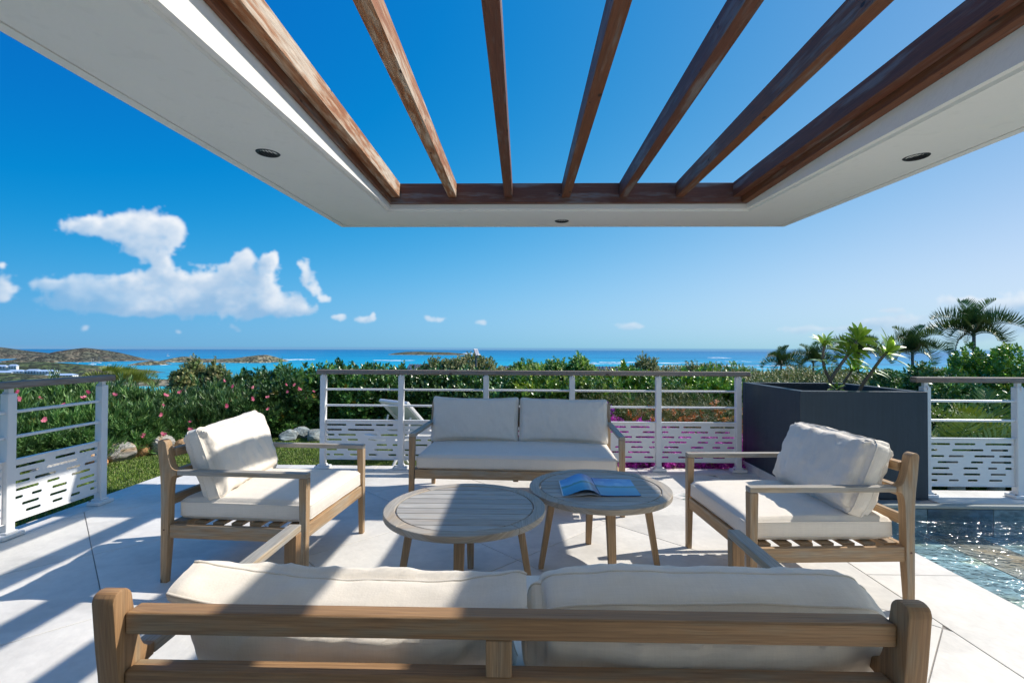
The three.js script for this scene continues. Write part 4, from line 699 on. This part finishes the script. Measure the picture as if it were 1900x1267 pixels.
// ---------------------------------------------------------------- sun lounger on the lawn
{
  const t = thing('sun_lounger', 'white sun lounger with raised backrest on the lawn behind the railing', 'sun lounger', [-1.5, -0.04, -5.45], 2.5);
  const w = 0.52, sling = new THREE.MeshStandardMaterial({ color: rgb(0.5, 0.56, 0.5), roughness: 0.8, bumpMap: fabBump, bumpScale: 0.001 });
  const F = (g, name = 'frame') => part(name, g, whitePaint, t);
  for (const s of [-1, 1]) { F(placeG(rbox(0.045, 0.055, 1.85, 0.012, 'z'), (s * w) / 2, 0.29, 0.75)); for (const z of [-0.05, 1.45]) for (const k of [-1, 1]) F(tubeGeo([V((s * w) / 2, 0.28, z), V((s * w) / 2, 0.13, z + k * 0.03), V((s * w) / 2, 0.015, z + k * 0.1)], 0.02, 0.017, 6, 8), 'leg'); }
  for (const z of [-0.16, 0.42, 1.66]) F(placeG(rbox(w, 0.05, 0.045, 0.012), 0, 0.289, z), 'cross_bar');
  part('seat_sling', placeG(rbox(w - 0.05, 0.008, 1.2, 0.003), 0, 0.312, 1.04), sling, t);
  const b = new THREE.Group(); b.name = 'backrest'; b.position.set(0, 0.31, 0.42); b.rotation.x = 0.78; t.add(b);
  for (const s of [-1, 1]) part('frame', placeG(rbox(0.05, 0.04, 0.52, 0.012, 'z'), s * (w / 2 - 0.03), 0, -0.26), whitePaint, b);
  part('frame', placeG(rbox(w - 0.01, 0.04, 0.05, 0.012), 0, 0.0005, -0.5), whitePaint, b);
  part('sling', placeG(rbox(w - 0.1, 0.008, 0.48, 0.003), 0, 0.002, -0.26), sling, b);
  for (const s of [-1, 1]) F(tubeGeo([V(s * 0.2, 0.3, 0.1), V(s * 0.2, 0.42, 0.12), V(s * 0.2, 0.5, 0.14)], 0.012, 0.012, 4, 6), 'strut');
}

// ---------------------------------------------------------------- shrubs and trees beyond the railings
function bush(name, label, category, px, py, d, w, h, geo, mat, cols, n, opt = {}) {   // crown top seen at (px, py)
  const top = atD(px, py, d).add(V(0, -0.16 * (opt.size ?? 1), 0)), t = thing(name, label, category, [top.x, Math.min(gh(top.x, d), top.y - h - 0.2), top.z], 0, opt.group), k = opt.lobes ?? 5, bl = [], H = top.y - t.position.y;
  for (let i = 0; i < k; i++) { const a = (i / k) * 6.28 + rr(0, 1), r = i ? w * 0.27 : 0; bl.push([Math.cos(a) * r, H - h * (i ? rr(0.55, 0.75) : 0.5), Math.sin(a) * r * 0.7, w * (i ? rr(0.24, 0.34) : 0.34), h * (i ? rr(0.36, 0.5) : 0.5), w * 0.28]); }
  foliage('crown', t, geo, mat, bl, n, cols, { fill: 0.4, ...opt });
  const tw = [[V(0, -0.1, 0), V(0, H - h * 0.5, 0), opt.trunk ?? 0.05]]; bl.forEach((b) => tw.push([V(0, Math.max(0.1, (H - h) * 0.8), 0), V(b[0], b[1] + b[4] * 0.3, b[2]), 0.025])); twigs(t, tw); return t;
}
// dark evergreen mass at the right
for (const [label, px, py, d, w, h, n, cols] of [
  ['dense round-leaved shrub below the tallest palm on the right', 1815, 644, 8.2, 1.9, 1.9, 15000, GREEN.fresh], ['tall dense shrub filling the right edge above the pool railing', 1890, 640, 7.6, 2.0, 2.1, 16000, GREEN.fresh], ['dark shrub behind the pool railing next to the dark planter', 1725, 674, 7.8, 1.6, 1.7, 11000, GREEN.deep], ['glossy shrub rising beyond the back corner of the dark planter', 1660, 684, 9, 1.7, 1.6, 9000, GREEN.deep], ['deep green shrub low in the shade behind the pool railing', 1800, 696, 6.9, 2.8, 1.7, 15000, GREEN.deep],
]) bush('evergreen_shrub', label, 'shrub', px, py, d, w, h, broadSprig, mBroad, cols, n, { size: 0.85, group: undefined });
// sunlit cycad-like fronds behind the pool railing
function frondGeo(L, wid, n, arch, droop, leafW = 0.022, vee = 0.5) {
  const gs = [], pts = []; const at = (t) => V(0, L * (Math.sin(t * arch) / arch), L * ((1 - Math.cos(t * arch)) / arch));
  for (let i = 0; i <= 8; i++) pts.push(at(i / 8));
  const st = tubeGeo(pts, 0.016 * L, 0.003 * L, 10, 5).toNonIndexed(); st.deleteAttribute('uv'); gs.push(st);
  const q = new THREE.Object3D();
  for (let i = 0; i < n; i++) for (const s of [-1, 1]) {
    const t = 0.1 + 0.9 * ((i + rnd() * 0.5) / n), p = at(t), len = wid * Math.pow(Math.sin(Math.PI * clamp(0.12 + 0.86 * t)), 0.6) * rr(0.85, 1.1), g = leafGeo(len, leafW * rr(0.8, 1.1), 0.3, droop, 0.55, 3).toNonIndexed(); g.deleteAttribute('uv');
    q.position.copy(p); q.rotation.set(0, 0, 0); q.rotateX(t * arch); q.rotateZ(-s * lerp(1.25, 0.55, t * t)); q.rotateX(-vee * rr(0.5, 1.3)); q.updateMatrix(); g.applyMatrix4(q.matrix); gs.push(g);
  }
  return mergeGeometries(gs);
}
const fronds = [frondGeo(1.45, 0.52, 42, 1.6, 0.6, 0.038, 0.35), frondGeo(1.3, 0.5, 40, 2.0, 0.7, 0.038, 0.3), frondGeo(1.5, 0.44, 42, 1.0, 0.35, 0.036, 0.4)];
const cycadFronds = [frondGeo(1.4, 0.42, 17, 1.1, 0.25, 0.06, 0.3), frondGeo(1.2, 0.4, 16, 1.5, 0.3, 0.06, 0.25), frondGeo(1.5, 0.4, 18, 0.8, 0.2, 0.056, 0.35)];
const palmMats = [leafMat(0.09, 0.16, 0.04, 0.38, 0.4), leafMat(0.15, 0.22, 0.045, 0.38, 0.4), leafMat(0.06, 0.12, 0.035, 0.38, 0.4)];
const cycadMats = [leafMat(0.2, 0.3, 0.035, 0.4, 0.45), leafMat(0.3, 0.38, 0.05, 0.4, 0.45)];
const trunkMat = new THREE.MeshStandardMaterial({ color: rgb(0.24, 0.2, 0.15), roughness: 0.9, bumpMap: stuccoBump, bumpScale: 0.01 });
function palm(label, px, py, d, size, n, ph, lean = 0) { size *= 0.74; n += 3;
  const c = atD(px, py, d), g0 = Math.min(gh(c.x, d), c.y - 2.5), t = thing('palm_tree', label, 'palm tree', [c.x - lean, g0, c.z], 0), H = c.y - g0;
  part('trunk', tubeGeo([V(0, 0, 0), V(lean * 0.3, H * 0.5, 0), V(lean, H, 0)], 0.1 * size, 0.055 * size, 14, 9), trunkMat, t);
  part('crownshaft', tubeGeo([V(lean, H - 0.02, 0), V(lean, H + 0.16 * size, 0), V(lean, H + 0.3 * size, 0)], 0.06 * size, 0.03 * size, 6, 8), new THREE.MeshStandardMaterial({ color: rgb(0.16, 0.2, 0.07), roughness: 0.6 }), t);
  for (let i = 0; i < n; i++) {
    const a = ph + i * 2.4, tilt = lerp(0.12, 1.5, i / n) + rr(-0.08, 0.08);
    const f = new THREE.Mesh(fronds[i < 2 ? 2 : i % 2], palmMats[Math.floor(rnd() * 3)]); f.name = 'frond'; f.castShadow = true;
    f.position.set(lean, H + 0.2 * size - i * 0.012, 0); f.rotation.set(0, a, 0, 'YXZ'); f.rotateX(tilt * 0.75); f.scale.setScalar(size * rr(0.85, 1.1)); t.add(f);
  }
}
palm('tall palm standing clear against the sky at the right', 1808, 622, 14, 0.98, 13, 0.4);
palm('palm with drooping fronds between the planter plant and the tallest palm', 1694, 656, 14, 0.82, 12, 1.9);
palm('palm behind the plumeria with one frond pointing straight up', 1594, 660, 15.5, 0.85, 11, 3.1, 0.1);
palm('low dark palm at the left end of the palms, against the sea', 1450, 680, 18, 0.75, 9, 0.2);
palm('small palm directly left of the plumeria stems', 1510, 674, 19, 0.85, 10, 2.2);
for (const [label, px, py, d, n, s] of [['sunlit fan of arching fronds behind the middle of the pool railing', 1845, 826, 5.6, 13, 0.5], ['low arching fronds beside the dark planter behind the pool railing', 1772, 838, 5.4, 12, 0.48], ['arching fronds at the right edge behind the pool railing post', 1905, 830, 5.7, 12, 0.5]]) {
  const c = atD(px, py, d), t = thing('cycad', label, 'plant', [c.x, c.y - 0.06, c.z]);
  part('stem', tubeGeo([V(0, -0.9, 0), V(0.02, -0.4, 0), V(0, 0.04, 0)], 0.08, 0.07, 6, 8), trunkMat, t);
  for (let i = 0; i < n; i++) { const f = new THREE.Mesh(cycadFronds[i % 3], cycadMats[i % 2]); f.name = 'frond'; f.rotation.set(0, i * 2.4 + px, 0, 'YXZ'); f.rotateX(lerp(0.1, 0.95, i / n)); f.scale.setScalar(s * rr(0.8, 1.1)); f.castShadow = true; t.add(f); }
}
// olive scrub on the slope beyond the planter and the hedge
for (const [label, px, py, d, w, h, n, c] of [
  ['rounded yellow green tree beyond the hedge beside the lamp post', 880, 655, 12, 1.7, 0.95, 6500, 'olive'], ['small yellow green bush left of the lamp post beyond the hedge', 812, 664, 12, 0.8, 0.7, 2200, 'olive'], ['green bush top beyond the hedge right of the lamp post', 985, 668, 12.5, 1.2, 0.7, 2600, 'fresh'],
  ['upright shrub top over the railing near its middle', 1035, 662, 10, 0.6, 0.7, 1800, 'fresh'], ['tallest shoot of the shrubs over the railing right of centre', 1078, 656, 10, 0.55, 0.8, 1900, 'fresh'], ['feathery dark tree top beyond the railing right of centre', 1200, 657, 16, 1.1, 1.1, 2600, 'olive'], ['low bush top between the feathery tree and the railing end', 1290, 669, 17, 1.2, 0.9, 2400, 'olive'], ['small bush top just left of the railing end', 1368, 672, 15, 0.8, 0.8, 1700, 'fresh'],
  ['tan green feathery shrub over the left hedge in front of the long island', 362, 662, 11, 0.38, 0.7, 900, 'olive'], ['second feathery shrub over the left hedge', 400, 670, 11, 0.45, 0.6, 900, 'olive'], ['low olive shrub over the left hedge right of the feathery pair', 340, 678, 10.5, 0.4, 0.5, 700, 'olive'],
]) bush('garden_tree', label, 'tree', px, py, d, w, h, scrubSprig, mScrub, GREEN[c], n, { size: 0.6, rough: 0.5, fill: 0.5 });
{
  const t = new THREE.Group(); t.name = 'hillside_scrub'; tag(t, 'olive green scrub covering the slope beyond the railing and the planter', 'scrub', undefined, 'stuff'); scene.add(t);
  const blobs = []; for (const [px, py, d, w] of [[1395, 702, 14, 1.2], [1430, 694, 16, 1.5], [1470, 696, 15, 1.4], [1510, 698, 14, 1.3], [1560, 700, 13, 1.3], [1610, 706, 12, 1.2], [1660, 708, 12, 1.2], [1390, 690, 24, 2.4], [1480, 688, 26, 2.6], [1250, 686, 22, 2.2], [1320, 684, 24, 2.4], [1160, 690, 20, 2], [1100, 692, 20, 2], [1560, 690, 24, 2.4], [1640, 692, 22, 2.2], [1440, 716, 11, 1.2], [1400, 730, 10, 1.0], [1740, 690, 22, 2.6], [1385, 760, 8.5, 0.7], [1392, 800, 8, 0.6], [1340, 700, 12, 1.3], [1390, 715, 11, 1.2]]) { const c = atD(px, py, d); blobs.push([c.x, c.y - w * 0.32, c.z, w * 0.62, w * 0.36, w * 0.5]); }
  foliage('leaves', t, scrubSprig, mScrub, blobs, 48000, GREEN.olive, { fill: 0.55, size: 0.72, rough: 0.4 });
}
{ // yellowish palm crowns and reddish twigs showing over the oleander
  for (const [label, px, py, d, s, n] of [['yellow green palm crown just over the oleander right of the left handrail end', 222, 714, 12, 0.55, 8], ['small yellowish palm crown over the oleander', 248, 711, 12.5, 0.42, 7]]) {
    const c = atD(px, py, d), t = thing('young_palm', label, 'palm', [c.x, c.y - 1.6, c.z]), m = leafMat(0.3, 0.36, 0.05, 0.5, 0.45);
    part('stem', tubeGeo([V(0, 0, 0), V(0.02, 0.8, 0), V(0, 1.6, 0)], 0.05, 0.04, 6, 7), trunkMat, t);
    for (let i = 0; i < n; i++) { const f = new THREE.Mesh(fronds[i % 3], m); f.name = 'frond'; f.position.y = 1.58; f.rotation.set(0, i * 2.4, 0, 'YXZ'); f.rotateX(lerp(0.15, 1.1, i / n)); f.scale.setScalar(s * rr(0.8, 1.1)); t.add(f); }
  }
  bush('garden_tree', 'sparse reddish twiggy shrub over the oleander in front of the bay', 'tree', 285, 692, 12, 0.7, 0.7, tinySprig, mTiny, [[0.18, 0.1, 0.08], [0.12, 0.12, 0.06], [0.25, 0.13, 0.12]], 260, { size: 0.7 });
  bush('garden_tree', 'dark green shrub top at the far left under the white houses', 'tree', 20, 716, 8.5, 0.9, 0.8, lanceSprig, mLance, GREEN.ole, 900, { size: 0.7 });
  bush('garden_tree', 'green shrub top behind the left handrail below the houses', 'tree', 95, 718, 9, 0.7, 0.7, lanceSprig, mLance, GREEN.ole, 700, { size: 0.7 });
}
// neighbouring dark ribbed metal roofs just below, and a solar lamp
function ribRoof(label, px0, px1, pyTop, d, run, n) {
  const a = atD(px0, pyTop, d), b = atD(px1, pyTop, d), t = thing('neighbour_house', label, 'house', [a.x, a.y, a.z]), L = b.x - a.x, drop = run * 0.3, m = new THREE.MeshStandardMaterial({ color: rgb(0.13, 0.14, 0.16), roughness: 0.4, metalness: 0.3 });
  const rf = new THREE.Group(); rf.name = 'roof'; t.add(rf);
  const slope = Math.atan2(drop, run), ls = Math.hypot(run, drop);
  const sheet = part('roof_sheet', new THREE.BoxGeometry(L, 0.04, ls).translate(L / 2, 0, ls / 2), m, rf); sheet.rotation.x = slope;
  for (let i = 0; i <= n; i++) { const r = part('roof_rib', new THREE.BoxGeometry(0.035, 0.035, ls).translate(clamp((i / n) * L, 0.02, L - 0.02), 0.036, ls / 2), m, rf); r.rotation.x = slope; }
  const back = part('roof_sheet', new THREE.BoxGeometry(L, 0.04, ls).translate(L / 2, -0.003, -ls / 2), m, rf); back.rotation.x = -slope;
  part('wall', new THREE.BoxGeometry(L - 0.6, 3.2, run * 2 - 0.8).translate(L / 2, -drop - 1.75, 0), stucco, t);
}
ribRoof('neighbour house with dark ribbed metal roof left of the lamp post beyond the hedge', 760, 842, 676.5, 24, 2.6, 16);
ribRoof('neighbour house with long dark ribbed roof low over the railing right of the lamp post', 925, 1200, 679.5, 27, 2.6, 44);
{
  const p = atD(883, 690, 9.5), q = atD(883, 660, 9.5), t = thing('solar_lamp', 'slim dark lamp post with a tilted solar panel on top beyond the hedge', 'street lamp', [p.x, p.y - 2.2, p.z]), H = q.y - p.y + 2.2;
  part('post', new THREE.CylinderGeometry(0.02, 0.024, H, 12).translate(0, H / 2, 0), new THREE.MeshStandardMaterial({ color: rgb(0.12, 0.13, 0.14), roughness: 0.5, metalness: 0.4 }), t);
  const h = new THREE.Group(); h.name = 'solar_head'; h.position.set(0.01, H + 0.07, 0); h.scale.setScalar(0.75); h.rotation.set(-0.55, 0.75, 0, 'YXZ'); t.add(h);
  part('panel_frame', rbox(0.13, 0.2, 0.02, 0.004), new THREE.MeshStandardMaterial({ color: rgb(0.3, 0.32, 0.35), roughness: 0.5, metalness: 0.2 }), h);
  for (const x of [-0.03, 0.03]) for (const y of [-0.06, 0, 0.06]) part('solar_cell', new THREE.BoxGeometry(0.054, 0.054, 0.004).translate(x, y, 0.0115), new THREE.MeshPhysicalMaterial({ color: rgb(0.04, 0.08, 0.2), roughness: 0.5 }), h);
  part('lamp_head', rbox(0.1, 0.03, 0.06, 0.008).translate(0, -0.11, 0.03), new THREE.MeshStandardMaterial({ color: rgb(0.6, 0.6, 0.6), roughness: 0.5 }), h);
}

// ---------------------------------------------------------------- sea, islands, town
const SEA = -60;
{
  const NR = 190, NA = 360, P = [], C = [], idx = [], R0 = 260, R1 = 13750;
  const ramp = [[260, [0.003, 0.5, 0.56]], [900, [0.003, 0.46, 0.55]], [1400, [0.003, 0.4, 0.53]], [2000, [0.003, 0.33, 0.5]], [3000, [0.004, 0.26, 0.46]], [5000, [0.008, 0.2, 0.4]], [8000, [0.015, 0.16, 0.34]], [13750, [0.03, 0.15, 0.3]]];
  for (let j = 0; j <= NR; j++) for (let i = 0; i <= NA; i++) {
    const r = R0 * Math.pow(R1 / R0, j / NR), a = lerp(-Math.PI, Math.PI, i / NA), x = Math.sin(a) * r, z = -Math.cos(a) * r;
    let k = 0; while (k < ramp.length - 2 && r > ramp[k + 1][0]) k++;
    let c = mix3(ramp[k][1], ramp[k + 1][1], clamp((r - ramp[k][0]) / (ramp[k + 1][0] - ramp[k][0])));
    const n = fbm(x / 700, -z / 160 + 20, 4, 0, 0, 501), m = fbm(x / 260, -z / 60, 4, 0, 0, 502);
    const reef = sstep(0.52, 0.68, n) * (r < 4500 ? 1 : 0.35), sand = sstep(0.6, 0.75, m) * sstep(2600, 900, r);
    c = mix3(c, [0.006, 0.12, 0.27], reef * 0.5); c = mix3(c, [0.04, 0.42, 0.46], sand * 0.6);
    P.push(x, SEA, z); C.push(...c);
  }
  for (let j = 0; j < NR; j++) for (let i = 0; i < NA; i++) { const a = j * (NA + 1) + i, b = a + 1, c = a + NA + 1, d = c + 1; idx.push(a, b, c, b, d, c); }
  const g = new THREE.BufferGeometry(); g.setAttribute('position', new THREE.Float32BufferAttribute(P, 3)); g.setAttribute('color', new THREE.Float32BufferAttribute(C, 3)); g.setIndex(idx); g.computeVertexNormals(); boxUV(g, 'x');
  const wav = tex(512, 512, (u, v) => fbm(u * 8, v * 24, 5, 8, 24, 503), false, 1 / 90, 1 / 90);
  struct('sea', g, new THREE.MeshPhysicalMaterial({ vertexColors: true, roughness: 0.36, specularIntensity: 0.7, bumpMap: wav, bumpScale: 2.2 }));
}
const scrubMap = tex(512, 512, (u, v) => { const a = fbm(u * 24, v * 24, 4, 24, 24, 611), b = fbm(u * 5, v * 5, 4, 5, 5, 612), k = 0.98 - 0.55 * sstep(0.42, 0.62, a) * (0.5 + 0.7 * b) + 0.1 * (b - 0.5); return [k, k * 0.985, k * 0.95]; }, true, 1 / 170, 1 / 170);
// land: crest heights (seen over the sea) lofted into hills with their own depth
function hill(name, crest, d, half, cols, opt = {}) {
  const pts = crest.map(([px, py]) => atD(px, py, d)), x0 = pts[0].x, x1 = pts[pts.length - 1].x, nx = opt.nx ?? 170, nd = opt.nd ?? 50, P = [], C = [], idx = [];
  const H = (x) => { for (let i = 1; i < pts.length; i++) if (x <= pts[i].x) { const t = clamp((x - pts[i - 1].x) / (pts[i].x - pts[i - 1].x)), s = t * t * (3 - 2 * t); return lerp(pts[i - 1].y, pts[i].y, lerp(t, s, 0.6)); } return pts[pts.length - 1].y; };
  for (let j = 0; j <= nd; j++) for (let i = 0; i <= nx; i++) {
    const x = lerp(x0, x1, i / nx), v = (j / nd) * 2 - 1, hc = Math.max(0.2, H(x) - SEA), sc = (x1 - x0) / 9;
    const n = fbm(x / sc + d, v * 3, 5, 0, 0, 601), prof = Math.pow(Math.max(0, 1 - Math.pow(Math.abs(v), opt.pow ?? 1.5)), 0.9);
    const y = SEA - 0.5 + (hc + 0.5) * prof * (1 + 0.24 * (n - 0.5) * (1 - prof) * 2 + 0.05 * (n - 0.5)), shore = sstep(7, 0.5, y - SEA);
    const w = half * (0.35 + 0.65 * Math.sqrt(Math.min(1, hc / (opt.ref ?? 25)))) * (1 + 0.3 * (fbm(x / sc * 1.7, 5, 3, 0, 0, 602) - 0.5));
    P.push(x, y, -(d + v * w));
    const f = fbm(x / (sc * 0.09), v * 26, 4, 0, 0, 603), f2 = fbm(x / (sc * 0.5), v * 5, 3, 0, 0, 604), f3 = fbm(x / (sc * 0.03), v * 60, 2, 0, 0, 605);
    let c = mix3(cols[0], cols[1], sstep(0.35, 0.65, f)); c = mix3(c, cols[2], sstep(0.5, 0.72, f2) * 0.8); c = mix3(c, cols[1].map((k) => k * 0.5), sstep(0.6, 0.72, f3) * 0.6); c = mix3(c, opt.shore ?? [0.42, 0.34, 0.24], shore * (opt.shoreAmt ?? 0.75) * (0.4 + 0.6 * f2)); C.push(...c);
  }
  for (let j = 0; j < nd; j++) for (let i = 0; i < nx; i++) { const a = j * (nx + 1) + i, b = a + 1, c = a + nx + 1, e = c + 1; idx.push(a, b, c, b, e, c); }
  const g = new THREE.BufferGeometry(); g.setAttribute('position', new THREE.Float32BufferAttribute(P, 3)); g.setAttribute('color', new THREE.Float32BufferAttribute(C, 3)); g.setIndex(idx); g.computeVertexNormals(); boxUV(g, 'x');
  return struct(name, g, new THREE.MeshStandardMaterial({ vertexColors: true, map: scrubMap, roughness: 1, bumpMap: scrubMap, bumpScale: -6 }));
}
const DRY = [[0.15, 0.15, 0.11], [0.095, 0.11, 0.08], [0.24, 0.2, 0.15]], SAND = [[0.28, 0.26, 0.17], [0.17, 0.185, 0.11], [0.42, 0.35, 0.25]], LUSH = [[0.11, 0.15, 0.055], [0.07, 0.105, 0.04], [0.23, 0.19, 0.11]];
hill('hill', [[-260, 640], [-150, 636], [-60, 640], [-15, 647], [0, 651], [20, 656], [42, 662], [70, 665.5], [92, 670]], 2350, 420, DRY, { ref: 40 });
hill('hill', [[36, 672], [60, 666.5], [85, 662.5], [112, 658], [132, 651.5], [146, 647.5], [157, 645.5], [168, 648], [184, 654.5], [200, 660.5], [222, 664.5], [236, 668], [243, 672]], 2000, 260, DRY, { ref: 40 });
hill('island', [[250, 677.5], [256, 674], [266, 671.5], [279, 669], [290, 670], [298, 673.5], [303, 677.5]], 1600, 60, SAND, { ref: 10 });
hill('island', [[314, 671.5], [322, 666.5], [331, 663], [340, 661.5], [352, 664], [372, 665.5], [400, 666], [430, 665], [448, 663], [462, 661], [480, 658.8], [492, 658.2], [503, 661], [511, 665.5], [517, 671]], 1950, 130, SAND, { ref: 18, shore: [0.6, 0.52, 0.38] });
hill('island', [[726, 657.5], [736, 654.6], [756, 652.6], [780, 652.2], [800, 653], [830, 653.6], [852, 655.4], [872, 657.5]], 4300, 300, [[0.13, 0.15, 0.08], [0.09, 0.11, 0.06], [0.25, 0.22, 0.14]], { ref: 14, shore: [0.6, 0.5, 0.36] });
hill('headland', [[-260, 664], [-120, 668], [0, 673], [38, 671.5], [70, 671], [100, 673], [130, 678.5], [160, 684], [190, 688.5], [215, 691.5], [235, 697], [262, 704]], 1010, 240, LUSH, { ref: 25, shore: [0.4, 0.32, 0.22], pow: 1.25 });
hill('headland', [[-260, 690], [-100, 689], [0, 692], [60, 697], [120, 700], [170, 701], [215, 704], [280, 713], [330, 722]], 760, 140, LUSH, { ref: 14, shore: [0.55, 0.47, 0.36], pow: 1.3 });
// white houses with blue roofs on the headland
{
  const blue = new THREE.MeshStandardMaterial({ color: rgb(0.38, 0.5, 0.68), roughness: 0.6 }), wallM = new THREE.MeshStandardMaterial({ color: rgb(0.78, 0.78, 0.76), roughness: 0.8 }), glassM = new THREE.MeshStandardMaterial({ color: rgb(0.06, 0.09, 0.12), roughness: 0.25 });
  const list = [[3, 677, 16, 'small white house with blue roof highest at the far left edge'], [24, 676, 13, 'second small white house high at the far left'], [6, 688, 34, 'long white house with blue roof at the left frame edge'], [30, 686, 28, 'white house with blue roof in the middle of the upper row'], [62, 685, 24, 'white blue-roofed house at the right of the upper row'], [88, 686, 30, 'wide white blue-roofed house standing alone right of the upper row'], [10, 698, 26, 'white house low at the left edge below the long house'], [36, 696, 34, 'broad white house with blue roof in the lower row'], [60, 702, 22, 'white house lowest of the lower row above the handrail'], [96, 694, 26, 'white blue-roofed house behind the last of the row'], [118, 693, 36, 'rightmost long white house with blue roof by the shore']];
  for (const [px, py, wpx, label] of list) {
    const d = lerp(900, 800, clamp((py - 676) / 24)), c = atD(px, py, d), w = (wpx / 896) * d, dep = w * 0.5, hh = 5.2, rh = 2.6, t = thing('white_house', label, 'house', [c.x, c.y - hh - rh, c.z], 0.25);
    part('wall', new THREE.BoxGeometry(w, hh + 10, dep).translate(0, hh / 2 - 5, 0), wallM, t);
    const r = new THREE.BufferGeometry(), ex = w / 2 + 0.7, ez = dep / 2 + 0.7, rx = Math.max(0.5, w / 2 - dep * 0.4), v = [[-ex, 0, ez], [ex, 0, ez], [ex, 0, -ez], [-ex, 0, -ez], [-rx, rh, 0], [rx, rh, 0]].map((q) => [q[0], q[1] + hh + 0.05, q[2]]), f = [[0, 1, 5], [0, 5, 4], [1, 2, 5], [2, 3, 4], [2, 4, 5], [3, 0, 4], [0, 2, 1], [0, 3, 2]];
    r.setAttribute('position', new THREE.Float32BufferAttribute(f.flatMap((k) => k.flatMap((i) => v[i])), 3)); r.computeVertexNormals(); part('roof', r, blue, t);
    const nw = Math.max(2, Math.round(w / 5)); for (let k = 0; k < nw; k++) for (const y of [1.3, 3.8]) part('window', new THREE.BoxGeometry(w / nw * 0.42, 1.3, 0.2).translate(((k + 0.5) / nw - 0.5) * w * 0.96, y, dep / 2 + 0.03), glassM, t);
    part('gallery_roof', new THREE.BoxGeometry(w * 0.98, 0.25, 2.2).translate(0, 2.6, dep / 2 + 1.12), blue, t);
  }
}
// boats
function boat(name, label, px, py, d, L, mast, sail) {
  const c = atD(px, py, d), t = thing(name, label, 'boat', [c.x, SEA, c.z], 0.4), white = new THREE.MeshStandardMaterial({ color: rgb(0.85, 0.85, 0.85), roughness: 0.4 });
  const sh = new THREE.Shape(); sh.moveTo(-L / 2, -L * 0.13); sh.lineTo(L * 0.2, -L * 0.15); sh.quadraticCurveTo(L * 0.42, -L * 0.1, L / 2, 0); sh.quadraticCurveTo(L * 0.42, L * 0.1, L * 0.2, L * 0.15); sh.lineTo(-L / 2, L * 0.13);
  part('hull', plate(sh, L * 0.14, L * 0.01, 1).rotateX(-Math.PI / 2), white, t);
  part('cabin', rbox(L * 0.4, L * 0.09, L * 0.16, L * 0.02).translate(-L * 0.05, L * 0.18, 0), white, t);
  if (mast) part('mast', new THREE.CylinderGeometry(0.12, 0.16, mast, 8).translate(L * 0.05, mast / 2 + L * 0.1, 0), white, t);
  if (sail) { const s = new THREE.Shape(); s.moveTo(0, 0); s.lineTo(-L * 0.45, 0); s.lineTo(0, mast * 0.9); s.lineTo(0, 0); part('sail', plate(s, 0.1, 0, 1).translate(L * 0.05 - 0.16, L * 0.25, 0), white, t); }
}
boat('sailing_boat', 'white sailing boat with raised sail alone on the blue sea left of the long island', 311, 661.5, 3000, 16, 19, true);
boat('catamaran', 'white moored boat with tall mast left of the pair off the hill', 168, 676.5, 1560, 14, 17);
boat('catamaran', 'larger white moored boat with mast near the hill shore', 172, 676, 1600, 16, 19);
boat('catamaran', 'white moored boat with tallest mast nearest the islet', 182, 674, 1720, 16, 21);
boat('motor_boat', 'small white motor boat between the moored masts and the islet', 202, 676.5, 1560, 11, 0);
boat('motor_boat', 'tiny white boat close in front of the islet', 243, 679, 1450, 7, 0);
boat('motor_boat', 'small white boat against the foot of the hill', 142, 674.5, 1700, 9, 0);
// surf on the reefs
{
  const geos = [], S = (px0, px1, py, th, n) => { for (let i = 0; i < n; i++) { const px = lerp(px0, px1, (i + rr(0.1, 0.9)) / n), c = atY(px, py + rr(-0.7, 0.7), SEA), d = -c.z, w = ((px1 - px0) / n) * rr(0.8, 2.2) * d / 896, h = (0.8 * th * rr(0.5, 1.2) * d * d) / (896 * 61), sh = new THREE.Shape(), N = 26; for (let k = 0; k < N; k++) { const a = (k / N) * 6.2832, r = 0.65 + 0.7 * hash(k, i, px | 0); sh[k ? 'lineTo' : 'moveTo'](Math.cos(a) * w * 0.5 * r, Math.sin(a) * h * 0.5 * r); } const g = new THREE.ExtrudeGeometry(sh, { depth: 0.35, bevelEnabled: false }); g.rotateX(-Math.PI / 2); g.translate(c.x, SEA + 0.15, c.z); geos.push(g); } };
  S(524, 580, 667.3, 1.2, 12); S(690, 760, 669, 0.8, 7); S(860, 880, 655.8, 0.8, 4); S(730, 874, 657.2, 0.7, 14); S(320, 420, 672, 0.6, 9); S(1085, 1180, 672.5, 1.1, 8); S(1090, 1150, 675, 1.1, 4); S(1180, 1300, 673.5, 0.8, 6); S(1230, 1480, 679, 1.1, 16); S(1400, 1500, 684, 1.3, 6); S(1316, 1350, 664, 0.8, 5); S(1330, 1420, 671, 0.7, 8); S(225, 262, 703, 1.3, 6); S(300, 308, 677, 0.6, 3);
  tag(part('surf', mergeGeometries(geos), new THREE.MeshStandardMaterial({ color: rgb(0.8, 0.85, 0.87), roughness: 0.9 }), scene), 'white surf breaking in streaks over the reefs', 'surf', undefined, 'stuff');
}

scene.traverse((o) => { if (o.isMesh) { o.castShadow = true; o.receiveShadow = true; } });
delete scene.userData.gh;
renderer.render(scene, camera);
